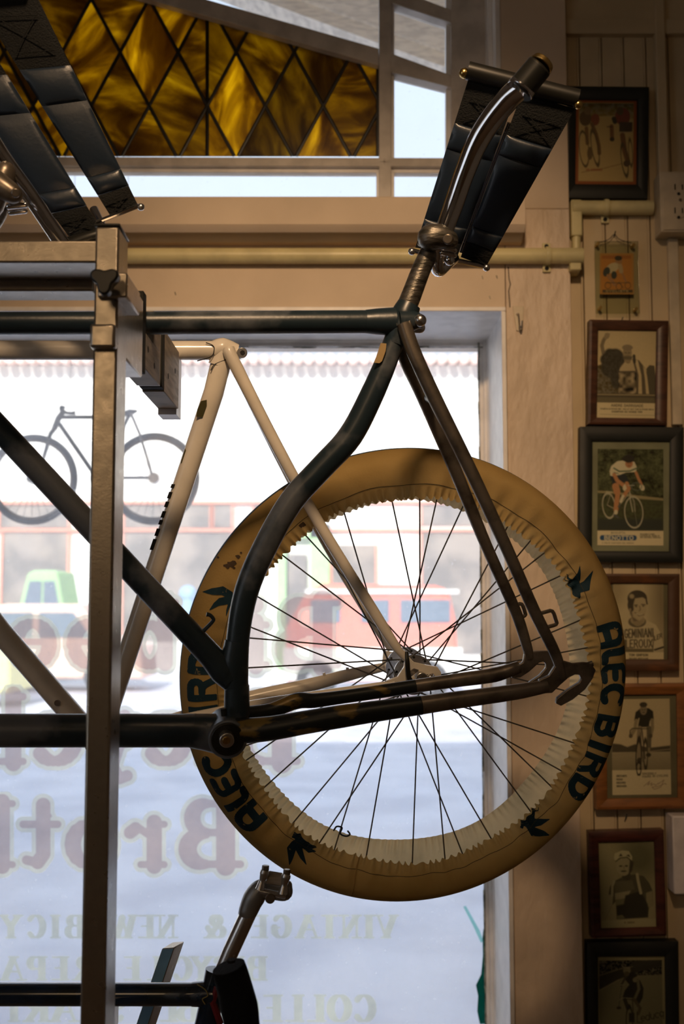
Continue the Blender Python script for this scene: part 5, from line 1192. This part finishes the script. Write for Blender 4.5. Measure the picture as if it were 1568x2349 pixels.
def picture(label, outer, inner, paper, prect, fm, depth=.022, rot=0, mount='mat_grey', name='framed_picture', glass=True, wide_bevel=.002):
    """outer / inner / prect: photograph pixels x0,y0,x1,y1"""
    Y = YP - depth
    cx, cy = (outer[0] + outer[2]) / 2, (outer[1] + outer[3]) / 2; c = at(cx, cy, Y)
    def L(px, py): q = at(px, py, Y); return (q.x - c.x, q.z - c.z)
    ang = -math.radians(rot); ca, sa = math.cos(ang), math.sin(ang)
    def W(u, v, y): return Vector((c.x + u * ca - v * sa, y, c.z + u * sa + v * ca))
    base = Vector((c.x, YP - .001, L(cx, outer[3])[1] + c.z))
    t = thing(name, label, 'picture', base, 'framed cyclist pictures on the panelled wall')
    O = [L(outer[0], outer[1]), L(outer[2], outer[1]), L(outer[2], outer[3]), L(outer[0], outer[3])]
    I = [L(inner[0], inner[1]), L(inner[2], inner[1]), L(inner[2], inner[3]), L(inner[0], inner[3])]
    for i in range(4):     # four mitred rails
        j = (i + 1) % 4; b = NB(); prof = []
        for P, Q, y in ((O[i], O[j], YP - .0008), (O[i], O[j], Y + .001), (tuple(np.array(O[i]) * .75 + np.array(I[i]) * .25), tuple(np.array(O[j]) * .75 + np.array(I[j]) * .25), Y - .001), (tuple(np.array(O[i]) * .15 + np.array(I[i]) * .85), tuple(np.array(O[j]) * .15 + np.array(I[j]) * .85), Y + .002), (I[i], I[j], Y + .005), (I[i], I[j], YP - .0008)):
            prof.append((b.verts.new(W(P[0], P[1], y)), b.verts.new(W(Q[0], Q[1], y))))
        for k_ in range(6):
            A, B = prof[k_], prof[(k_ + 1) % 6]; b.faces.new((A[0], A[1], B[1], B[0]))
        b.faces.new([p[0] for p in prof]); b.faces.new([p[1] for p in prof][::-1]); obj('frame_rail', b, fm, t, smooth=30)
    yb = Y + .0095
    b = NB(); prism(b, [W(p[0] * 1.02, p[1] * 1.02, yb + .001) for p in I], Vector((0, .002, 0))); obj('mount', b, mount, t, smooth=0)
    q = [L(prect[0], prect[1]), L(prect[2], prect[1]), L(prect[0], prect[3])]
    link('print', paper.mesh(*[W(p[0], p[1], yb) for p in q]), 'print', t, smooth=0)
    if glass:
        b = NB(); prism(b, [W(p[0], p[1], Y + .0065) for p in I], Vector((0, .0012, 0))); obj('picture_glass', b, 'pic', t, smooth=0)
    return t
CR = (.80, .68, .46); DK = (.055, .045, .028); MD = (.30, .24, .14)
def face(p, cx, cy, rx, ry, skin, hair, dark, rot=0):
    p.ell(cx, cy, rx, ry, skin, rot); p.ell(cx - rx * .38, cy - ry * .02, rx * .22, ry * .09, dark, rot); p.ell(cx + rx * .38, cy - ry * .02, rx * .22, ry * .09, dark, rot)
    p.line([(cx, cy), (cx + rx * .08, cy + ry * .28)], rx * .16, tuple(v * .7 for v in skin)); p.ell(cx, cy + ry * .52, rx * .40, ry * .09, dark, rot)

# 1: two racing cyclists, orange border (crop scale 3.98, origin 1268,150)
def px1(s, ox, oy, r): return (ox + r[0] / s, oy + r[1] / s, ox + r[2] / s, oy + r[3] / s)
r1 = (212, 305, 768, 1072)
p = Paper(*r1, 3.98, (.35, .10, .03)); p.rect(240, 325, 740, 1045, (.52, .37, .16))
p.vgrad(330, 470, (.12, .10, .05), (.42, .30, .12), 245, 738); p.noise(245, 330, 738, 500, .14, 22); p.poly([(245, 470), (420, 450), (600, 440), (738, 560), (738, 1040), (245, 1040)], (.60, .43, .18)); p.line([(270, 965), (480, 925), (640, 880)], 6, (.30, .2, .08))
for dx, s_ in ((0, 1), (0, 0)):
    if s_:
        p.ell(300, 470, 55, 70, (.16, .10, .05)); p.ell(390, 480, 40, 55, (.30, .10, .05)); p.ell(320, 400, 34, 40, (.25, .16, .08)); p.line([(360, 520), (400, 620), (425, 720), (430, 790)], 34, (.22, .12, .05)); p.line([(310, 560), (320, 700)], 34, (.25, .14, .06))
p.ring(290, 750, 42, 160, 7, (.14, .1, .05), -6); p.ring(390, 740, 30, 160, 8, (.14, .1, .05), -10); p.ell(345, 790, 26, 60, (.2, .13, .06))
p.ell(640, 450, 70, 80, (.26, .08, .05)); p.ell(615, 400, 32, 38, (.15, .1, .05)); p.line([(560, 470), (570, 500)], 40, (.08, .07, .05)); p.rect(610, 500, 730, 590, (.10, .07, .05)); p.line([(540, 540), (545, 650)], 36, (.26, .13, .06)); p.ell(545, 660, 22, 20, (.08, .06, .04)); p.line([(500, 545), (540, 545)], 8, DK)
p.line([(600, 600), (730, 590)], 8, (.5, .38, .2)); p.line([(640, 620), (660, 760), (690, 860)], 46, (.24, .12, .06)); p.ring(660, 850, 28, 145, 8, (.12, .09, .05), -8); p.ring(715, 780, 18, 120, 6, (.14, .1, .05), -4); p.ell(680, 880, 30, 30, (.12, .08, .05))
p.text('LES AUDENARD', 310, 948, 16, 4, (.35, .08, .04), x1=460)
picture('black-framed colour picture of two racing cyclists, topmost beside the big saddle', (1299, 198, 1487, 454), (1321, 226, 1463, 421), p, px1(3.98, 1268, 150, r1), 'fblack', .028, .6, 'slot')

# 2: trading card in a clear acrylic holder
r2 = (425, 1715, 735, 2090)
p = Paper(*r2, 3.98, (.50, .26, .07)); p.rect(440, 1735, 715, 2070, (.55, .24, .05)); p.rect(445, 1735, 710, 1765, (.42, .16, .04)); p.rect(450, 2048, 725, 2075, (.10, .07, .04))
p.ell(597, 1785, 32, 42, (.40, .22, .10)); p.ell(595, 1760, 34, 22, (.06, .05, .03)); p.ell(540, 1850, 65, 42, (.60, .50, .32), -30); p.ell(487, 1885, 30, 45, (.05, .06, .05), 20); p.ell(555, 1915, 26, 36, (.05, .06, .05)); p.line([(600, 1840), (640, 1920), (665, 1980)], 18, (.42, .22, .1)); p.line([(500, 1920), (530, 1960), (560, 2000)], 30, (.42, .22, .1)); p.line([(610, 1830), (620, 1880)], 40, (.5, .38, .22))
for q in ((500, 2010), (600, 2020), (680, 2010)): p.ring(q[0], q[1], 26, 30, 6, (.12, .08, .04))
p.line([(480, 1985), (700, 1985)], 7, (.15, .1, .05)); p.line([(600, 1980), (640, 2030)], 6, (.12, .08, .04)); p.text('CYCLISTE', 480, 2068, 14, 3.5, (.6, .45, .2), x1=690)
ac_ = thing('card_holder', 'clear acrylic plate holding a small orange cyclist card, hung by a cord', 'card holder', at(1416, 720, YP - .001))
b = NB(); boxp(b, 1363, 553, 1467, 719, YP - .020, YP - .0165); obj('front_plate', b, 'acryl', ac_, smooth=0, bevel=.0012)
b = NB(); boxp(b, 1363, 553, 1467, 719, YP - .0145, YP - .011); obj('rear_plate', b, 'acryl', ac_, smooth=0, bevel=.0012)
q = px1(3.98, 1268, 150, r2); link('print', p.mesh(at(q[0], q[1], YP - .0162), at(q[2], q[1], YP - .0162), at(q[0], q[3], YP - .0162)), 'print', ac_, smooth=0)
for q in ((1371, 558), (1453, 561), (1377, 705), (1459, 708)):
    b = NB(); disc(b, at(q[0], q[1], YP - .023), (0, 1, 0), .0040, .020, 16); obj('corner_screw', b, 'brass', ac_)
obj('hanging_cord', tube(NB(), ap((1375, 556, YP - .012), (1396, 549, YP - .012), (1408, 538, YP - .010), (1420, 549, YP - .012), (1448, 558, YP - .012)), .0009, 6, True), 'slot', ac_)

# 3: waving rider
r3 = (213, 148, 765, 960)
p = Paper(*r3, 4.048, (.66, .52, .30)); p.vgrad(148, 480, (.58, .46, .27), (.66, .52, .30)); G1 = (.06, .05, .032)
p.poly([(213, 480), (300, 440), (360, 520), (420, 600), (420, 740), (213, 740)], (.15, .12, .07)); p.noise(213, 450, 420, 740, .16, 14)
p.line([(305, 185), (270, 240), (255, 290), (270, 360), (290, 400)], 34, (.22, .17, .10)); p.ell(300, 200, 24, 32, (.32, .25, .15), 30)
for dx_ in (-14, -4, 8, 18): p.line([(300 + dx_, 200), (303 + dx_ * 1.3, 176)], 8, (.32, .25, .15))
for q in ((380, 400, 80, 85), (300, 420, 60, 60), (350, 500, 100, 90), (400, 600, 60, 90), (330, 360, 50, 45), (420, 440, 50, 90)): p.ell(*q, G1, 0, 16)
p.noise(240, 320, 470, 700, .05, 9)
p.poly([(430, 470), (480, 430), (545, 410), (600, 420), (650, 480), (700, 600), (712, 740), (410, 740), (420, 560)], (.13, .10, .06)); p.poly([(425, 500), (470, 440), (540, 415), (570, 520), (420, 525)], (.56, .44, .26)); p.poly([(415, 540), (560, 540), (575, 600), (580, 700), (560, 740), (420, 740)], (.22, .17, .1))
p.noise(415, 540, 580, 740, .8, 26, (1, .8, .5)); p.poly([(560, 420), (590, 420), (625, 560), (635, 740), (600, 740), (600, 560)], (.60, .47, .27)); p.poly([(640, 470), (665, 520), (700, 640), (710, 740), (672, 740), (660, 600)], (.60, .47, .27)); p.line([(555, 380), (560, 440)], 26, G1)
face(p, 493, 355, 42, 56, (.34, .26, .15), None, (.10, .08, .05)); p.ell(493, 305, 50, 28, (.28, .22, .14)); p.line([(490, 405), (500, 430)], 50, (.30, .23, .13)); p.poly([(445, 385), (545, 385), (530, 420), (460, 415)], (.15, .12, .07), 10)
p.poly([(670, 500), (700, 465), (745, 470), (765, 640), (765, 740), (700, 740)], (.11, .09, .055)); p.rect(213, 735, 765, 822, (.10, .08, .05)); p.rect(213, 742, 765, 750, (.45, .36, .2)); p.rect(213, 770, 765, 815, (.17, .14, .08)); p.rect(213, 820, 765, 962, (.72, .60, .38))
p.text('ANDRÉ DARRIGADE'.replace('É', 'E'), 350, 856, 22, 4.5, DK, x1=648); p.text('CHAMPION DE FRANCE 1955 - MAILLOT VERT TOUR DE FRANCE 1959-61', 250, 884, 11, 2.8, DK, x1=745); p.text('CHAMPION DU MONDE 1959', 355, 910, 14, 4, DK, x1=640); p.line([(250, 930), (760, 934)], 2.5, DK)
picture('dark walnut framed black and white picture of a rider waving a bouquet', (1350, 734, 1531, 974), (1371, 756, 1505, 958), p, px1(4.048, 1318, 720, r3), 'fbrown', .030, .9, 'slot')

# 4: racer on the road, blue name panel
r4 = (218, 1250, 830, 2148)
p = Paper(*r4, 4.048, (.07, .075, .03)); p.noise(218, 1250, 830, 1720, .12, 34, (.9, 1, .5)); p.noise(218, 1250, 830, 1720, .10, 11, (.9, 1, .5)); p.poly([(218, 1640), (400, 1650), (560, 1680), (830, 1710), (830, 1730), (600, 1715), (400, 1670), (218, 1660)], (.36, .30, .16), 10); p.rect(218, 1900, 830, 2012, (.045, .05, .04), 40); p.noise(218, 1740, 830, 1900, .07, 14, (.6, 1, .4))
SK = (.55, .26, .12); WHT = (.72, .64, .46)
p.ring(323, 1780, 57, 115, 9, (.50, .46, .34), -6); p.ring(555, 1840, 84, 144, 9, (.52, .48, .36), -4)
p.line([(300, 1650), (350, 1655)], 12, (.5, .45, .3)); p.line([(310, 1770), (345, 1660)], 5, (.4, .36, .25)); p.line([(310, 1775), (390, 1815), (500, 1680)], 6, (.5, .45, .32)); p.line([(515, 1640), (525, 1740), (545, 1835)], 9, (.5, .46, .34)); p.line([(515, 1650), (560, 1740), (568, 1835)], 6, (.45, .4, .3)); p.line([(540, 1700), (590, 1980)], 3, (.3, .3, .2))
p.poly([(335, 1500), (360, 1580), (420, 1570), (510, 1550), (480, 1490), (400, 1470)], (.03, .035, .04))
p.poly([(330, 1455), (345, 1410), (400, 1365), (470, 1355), (560, 1370), (582, 1420), (575, 1465), (480, 1470), (430, 1490), (360, 1505), (335, 1500)], WHT); p.line([(370, 1430), (420, 1460), (520, 1455), (580, 1430)], 14, (.10, .16, .10)); p.line([(370, 1470), (410, 1480)], 8, (.1, .16, .1))
p.line([(372, 1490), (400, 1545), (460, 1590)], 34, SK); p.line([(575, 1470), (600, 1530), (625, 1580)], 26, SK); p.ell(480, 1610, 27, 34, WHT, 20); p.ell(632, 1610, 22, 30, WHT, -30)
p.line([(395, 1590), (405, 1680), (395, 1760), (390, 1820)], 44, SK); p.line([(385, 1600), (400, 1650)], 62, SK); p.line([(490, 1570), (510, 1620), (460, 1690)], 34, SK); p.line([(455, 1690), (435, 1740)], 26, WHT); p.ell(390, 1840, 17, 22, WHT); p.line([(375, 1870), (410, 1890)], 18, (.1, .1, .1)); p.line([(425, 1770), (415, 1790)], 18, (.12, .12, .1))
p.ring(580, 1600, 48, 36, 6, (.15, .17, .14)); p.line([(500, 1590), (560, 1590)], 6, (.5, .5, .4))
face(p, 510, 1385, 36, 42, (.50, .24, .12), None, (.2, .08, .04)); p.ell(508, 1340, 50, 38, (.03, .025, .02)); p.ell(470, 1345, 22, 20, (.03, .025, .02))
p.rect(218, 2012, 832, 2150, (.80, .68, .46)); p.text('BICICLETTA', 345, 2040, 16, 3.4, (.2, .2, .15), x1=478)
for q in (262, 564): p.ell(q, 2078, 20, 24, (.03, .09, .22))
p.rect(262, 2054, 564, 2102, (.03, .09, .22)); p.text('BENOTTO', 282, 2096, 34, 7.5, (.82, .74, .54), x1=558); p.text('5 VOLTE CAMPIONE DEL MONDO', 262, 2132, 12, 3, (.25, .22, .15), x1=556)
for i, tx in enumerate(('FRANCESCO MOSER', 'CAMPIONE DEL MONDO 1977', 'SAN CRISTOBAL VENEZUELA')): p.text(tx, 614, 2048 + i * 15, 10, 3.4, (.15, .14, .1), x1=(750, 806, 806)[i])
picture('wide black-framed colour poster of a racer in white, blue name panel below', (1329, 979, 1567, 1289), (1359, 1011, 1537, 1264), p, px1(4.048, 1318, 720, r4), 'fblack', .026, .3, 'mat_grey')

# 5: smiling rider portrait
r5 = (228, 196, 692, 886)
p = Paper(*r5, 3.98, (.55, .45, .28)); p.ell(480, 420, 260, 330, (.58, .48, .30), 0, 200); p.ell(700, 300, 120, 400, (.28, .22, .13), 0, 160); p.ell(230, 260, 120, 150, (.40, .32, .19), 0, 120)
JS = (.60, .50, .32)
p.poly([(230, 640), (290, 580), (390, 530), (530, 530), (620, 570), (660, 640), (690, 760), (692, 790), (610, 815), (600, 825), (315, 825), (310, 760), (228, 800)], JS); p.line([(320, 620), (318, 700), (310, 760)], 9, (.14, .11, .07)); p.line([(595, 640), (600, 700), (590, 815)], 10, (.16, .13, .08)); p.line([(612, 800), (690, 775)], 18, DK); p.poly([(318, 720), (345, 700), (350, 790), (600, 790), (600, 825), (315, 825)], (.17, .14, .08))
p.ell(450, 545, 82, 52, (.16, .13, .08)); p.ell(455, 530, 66, 44, (.38, .30, .18)); p.line([(450, 480), (455, 540)], 90, (.34, .27, .16))
p.ell(455, 420, 78, 115, (.46, .37, .23)); p.poly([(385, 380), (400, 440), (410, 500), (460, 535), (420, 540), (385, 470)], (.17, .13, .08), 14); p.ell(450, 330, 90, 76, (.07, .055, .035)); p.ell(395, 390, 34, 62, (.07, .055, .035)); p.poly([(415, 390), (430, 330), (500, 320), (540, 345), (535, 400), (520, 480), (470, 530), (425, 500)], (.48, .39, .24), 10); p.line([(530, 320), (540, 380)], 14, (.07, .055, .035))
p.ell(400, 310, 22, 20, (.42, .34, .2), 30, 14); p.line([(425, 392), (450, 390)], 10, (.10, .08, .05)); p.line([(490, 385), (522, 388)], 10, (.10, .08, .05)); p.ell(440, 404, 10, 6, (.08, .06, .04)); p.ell(505, 400, 10, 6, (.08, .06, .04)); p.line([(472, 400), (480, 430), (468, 445)], 9, (.22, .17, .1)); p.line([(430, 460), (465, 488), (510, 478)], 8, (.12, .09, .05)); p.line([(440, 470), (470, 482), (500, 475)], 6, (.66, .56, .38)); p.ell(385, 435, 12, 16, (.3, .23, .14))
p.text('GEMINIANI', 335, 692, 76, 11, (.10, .08, .05), x1=604, rot=-2.5); p.text('LEROUX', 345, 782, 70, 11, (.10, .08, .05), x1=596, rot=-1.5); p.text('LER', 606, 716, 40, 8, (.10, .08, .05), x1=682, rot=-22)
p.rect(228, 822, 694, 888, (.72, .60, .38)); p.text('TOM SIMPSON', 376, 858, 20, 5, DK, x1=552); p.text('GRANDE BRETAGNE', 376, 884, 9, 3.5, DK, x1=552)
picture('distressed brown framed portrait of a smiling rider in a lettered jersey', (1387, 1316, 1558, 1539), (1402, 1338, 1533, 1513), p, px1(3.98, 1350, 1290, r5), 'fdist', .026, .2, 'mat_dark')

# 6: rider head-on with signature
r6 = (219, 1250, 753, 2128)
p = Paper(*r6, 3.98, (.60, .50, .32)); p.vgrad(1250, 1700, (.58, .47, .29), (.62, .50, .31)); p.poly([(219, 1655), (300, 1665), (360, 1690), (430, 1665), (560, 1700), (753, 1680), (753, 1740), (219, 1760)], (.10, .08, .05), 10); p.vgrad(1735, 1920, (.42, .35, .22), (.28, .23, .14)); p.line([(219, 1765), (753, 1715)], 7, (.36, .29, .18))
p.poly([(425, 1450), (440, 1370), (480, 1340), (560, 1335), (600, 1365), (606, 1445), (570, 1450), (560, 1510), (460, 1510), (462, 1450)], (.035, .03, .02)); p.line([(446, 1450), (435, 1520), (395, 1585)], 34, (.34, .27, .16)); p.line([(590, 1445), (592, 1520), (575, 1590)], 30, (.30, .24, .14)); p.line([(470, 1430), (452, 1510)], 10, (.55, .45, .28))
p.line([(475, 1520), (470, 1600), (470, 1680), (470, 1800)], 44, (.32, .25, .15)); p.line([(560, 1520), (560, 1600), (555, 1700)], 44, (.16, .13, .08)); p.line([(555, 1710), (552, 1780)], 26, (.30, .24, .14)); p.ell(552, 1765, 24, 18, DK)
p.line([(385, 1600), (388, 1540), (410, 1520), (550, 1525)], 9, (.06, .05, .03)); p.ell(392, 1590, 18, 20, (.14, .11, .07)); p.ell(574, 1592, 18, 20, (.10, .08, .05)); p.ring(462, 1780, 24, 160, 10, (.045, .035, .025), 2); p.ring(525, 1760, 18, 130, 8, (.06, .05, .03)); p.line([(495, 1530), (505, 1640), (520, 1800)], 10, (.08, .06, .04)); p.line([(480, 1560), (500, 1830)], 6, (.1, .08, .05)); p.ell(468, 1815, 22, 26, (.08, .06, .04))
face(p, 512, 1350, 32, 48, (.27, .21, .13), None, (.09, .07, .04)); p.ell(512, 1303, 36, 24, (.07, .055, .035))
p.rect(219, 1902, 755, 2130, (.72, .61, .40)); p.ring(462, 1890, 20, 60, 9, (.045, .035, .025)); p.rect(440, 1955, 484, 1990, (.72, .61, .40))
for i, tx in enumerate(("BRITAIN'S", 'ROAD', 'RECORD', 'BREAKER')): p.text(tx, 258, 1962 + i * 31, 15, 5, (.08, .07, .05), x1=(352, 315, 342, 350)[i])
p.text('SINCERELY', 492, 1945, 17, 4, (.1, .08, .06), x1=622); p.text('YOURS IN CYCLING', 490, 1972, 17, 4, (.1, .08, .06), x1=730, rot=-2)
p.line([(505, 2050), (560, 2005), (540, 2040), (580, 2020), (570, 2045), (600, 2030), (610, 2045), (640, 2025)], 4, (.16, .05, .06)); p.line([(640, 2030), (690, 1995), (660, 2060), (600, 2080), (580, 2060), (650, 2050), (700, 2025), (710, 2040)], 4, (.16, .05, .06))
picture('orange-brown oak framed picture of a racer riding head-on, signed below', (1366, 1569, 1590, 1856), (1392, 1594, 1554, 1832), p, px1(3.98, 1350, 1290, r6), 'forange', .030, -.7, 'mat_dark')

# 7: rider in a white cap
r7 = (270, 425, 862, 1345)
p = Paper(*r7, 4.616, (.30, .27, .15)); p.vgrad(425, 1345, (.30, .27, .15), (.40, .35, .20)); p.ell(700, 600, 200, 220, (.16, .15, .08), 0, 220); p.ell(330, 560, 120, 200, (.36, .32, .18), 0, 160)
p.poly([(290, 1180), (350, 1050), (380, 900), (440, 840), (540, 790), (640, 780), (740, 800), (800, 880), (830, 960), (835, 1100), (790, 1130), (770, 1240), (440, 1250), (440, 1060), (400, 1100), (320, 1258)], (.10, .09, .055)); p.poly([(290, 1180), (365, 985), (410, 1000), (400, 1100), (320, 1258), (290, 1230)], (.36, .32, .19), 12); p.poly([(760, 980), (828, 960), (835, 1120), (790, 1140), (760, 1100)], (.32, .28, .16), 12)
p.poly([(430, 850), (620, 840), (640, 940), (430, 970)], (.15, .135, .08)); p.poly([(430, 975), (600, 950), (560, 1030), (432, 1045)], (.34, .30, .18), 10); p.poly([(432, 1045), (540, 1035), (530, 1090), (434, 1105)], (.20, .18, .10), 10); p.poly([(540, 1000), (700, 960), (775, 1100), (775, 1240), (450, 1250), (440, 1110), (520, 1095)], (.045, .04, .028), 14); p.line([(425, 850), (405, 900), (400, 1000)], 24, (.40, .36, .22)); p.line([(672, 780), (680, 850), (705, 980)], 30, (.45, .40, .24))
p.line([(540, 740), (560, 800)], 90, (.08, .07, .045)); face(p, 530, 690, 80, 102, (.36, .32, .19), None, (.06, .055, .035)); p.poly([(600, 620), (640, 650), (620, 740), (580, 790), (590, 700)], (.07, .06, .04), 14); p.poly([(430, 600), (440, 550), (520, 520), (590, 530), (625, 590), (620, 640), (560, 590), (480, 600), (450, 640)], (.52, .47, .28)); p.poly([(480, 585), (505, 550), (525, 582)], (.07, .06, .04)); p.poly([(560, 575), (590, 565), (610, 600)], (.07, .06, .04)); p.line([(450, 635), (500, 600), (570, 595), (620, 640)], 13, (.10, .09, .05))
p.poly([(440, 1215), (500, 1205), (530, 1240), (450, 1250)], (.2, .18, .1)); p.rect(270, 1258, 862, 1346, (.45, .40, .23)); p.text('A. LEDUC', 520, 1295, 14, 4, DK, x1=632)
picture('dark mahogany framed portrait of a rider in a white cap, below the bare nail', (1353, 1906, 1525, 2149), (1376, 1932, 1504, 2130), p, px1(4.616, 1318, 1840, r7), 'fred', .028, -1.6, 'slot')

# 8: rider on a banked track
r8 = (255, 1640, 965, 2600)
p = Paper(*r8, 4.616, (.40, .35, .20)); p.rect(270, 1690, 938, 2600, (.24, .22, .13)); p.rect(270, 1690, 938, 1850, (.07, .065, .045)); p.noise(270, 1690, 938, 1850, .35, 12, (1, .9, .6)); p.poly([(270, 1840), (480, 1780), (938, 1690), (938, 1755), (700, 1810), (480, 1890), (270, 2005)], (.055, .05, .035)); p.line([(270, 1850), (480, 1785), (938, 1695)], 7, (.28, .25, .15)); p.line([(270, 2008), (480, 1895)], 9, (.35, .31, .19)); p.poly([(600, 1700), (938, 1690), (938, 1700), (640, 1780)], (.06, .055, .04))
p.poly([(530, 1880), (560, 1840), (630, 1810), (690, 1870), (740, 1990), (730, 2090), (690, 2160), (650, 2120), (590, 2110), (510, 2100), (540, 2010), (590, 1950)], (.035, .032, .025)); p.line([(650, 1900), (690, 1880)], 50, (.26, .23, .14)); p.line([(680, 1900), (690, 2000), (640, 2110)], 30, (.20, .18, .11)); p.line([(555, 1860), (500, 1960)], 22, (.08, .07, .05)); p.line([(480, 1955), (540, 1950)], 10, (.3, .27, .16))
p.ell(565, 1800, 40, 38, (.24, .21, .13)); p.ell(562, 1835, 30, 26, (.12, .1, .06)); p.line([(520, 1760), (600, 1775)], 8, (.35, .3, .2)); p.line([(510, 1960), (490, 2080), (475, 2180)], 10, (.12, .11, .07)); p.ell(475, 2195, 26, 16, DK); p.line([(480, 2110), (520, 2090), (650, 2100)], 11, (.30, .27, .17)); p.line([(540, 2110), (570, 2200)], 40, (.05, .045, .03)); p.line([(640, 2110), (700, 2200), (680, 2260)], 34, (.12, .1, .06)); p.ring(585, 2340, 34, 160, 10, (.03, .028, .02)); p.line([(620, 2100), (630, 2350)], 10, (.05, .045, .03)); p.rect(580, 2250, 640, 2349, (.045, .04, .03), 10)
for i, ch in enumerate('Leducq'):
    sg, _ = textstrokes(ch, 655 + i * 50, 2352 - i * 12, 80 if ch != 'L' else 110, .95); p.put(f_segs(p.X, p.Y, [(a, b_, c_, d, 4) for a, b_, c_, d in sg]), (.03, .03, .02))
picture('black-framed picture of a rider on a banked track, signed, at the bottom edge', (1347, 2161, 1557, 2470), (1373, 2196, 1528, 2432), p, px1(4.616, 1318, 1840, r8), 'fblack', .028, -.6, 'slot')


# ------------------------------------------------------------------ every separate piece its own part
def split_islands(o, cap=60):
    me = o.data; bm = bmesh.new(); bm.from_mesh(me); bm.verts.ensure_lookup_table(); seen = set(); isl = []
    for v in bm.verts:
        if v.index in seen: continue
        st_ = [v]; seen.add(v.index); g_ = []
        while st_:
            q = st_.pop(); g_.append(q.index)
            for e in q.link_edges:
                r = e.other_vert(q)
                if r.index not in seen: seen.add(r.index); st_.append(r)
        isl.append(set(g_))
    if not 1 < len(isl) <= cap: bm.free(); return
    polys = [(tuple(p.vertices), p.use_smooth) for p in me.polygons]; co = [v.co.copy() for v in me.vertices]; bm.free()
    for k_, g_ in enumerate(isl):
        ids = sorted(g_); mpd = {a: i for i, a in enumerate(ids)}; fs = [(tuple(mpd[a] for a in p), sm) for p, sm in polys if p[0] in g_]
        m2 = bpy.data.meshes.new(o.name.split('.')[0]); m2.from_pydata([co[a] for a in ids], [], [f for f, _ in fs]); m2.update(); m2.shade_smooth()
        try: m2.set_sharp_from_angle(angle=math.radians(35))
        except Exception: pass
        for mm in me.materials: m2.materials.append(mm)
        if k_ == 0: o.data = m2
        else:
            n = o.copy(); n.data = m2; COL.objects.link(n)
WHOLE = {'print', 'putty_line', 'lead_came', 'roof_tiles', 'painted_letter', 'letter_rim', 'printed_letter', 'printed_swallow', 'oil_stain', 'cross_stitching', 'casing_lip'}
for o in list(bpy.data.objects):
    if o.type == 'MESH' and o.parent is not None and o.name.split('.')[0] not in WHOLE: split_islands(o)
for nme in ('putty_line', 'lead_came'):
    bpy.data.objects[nme]['kind'] = 'stuff'
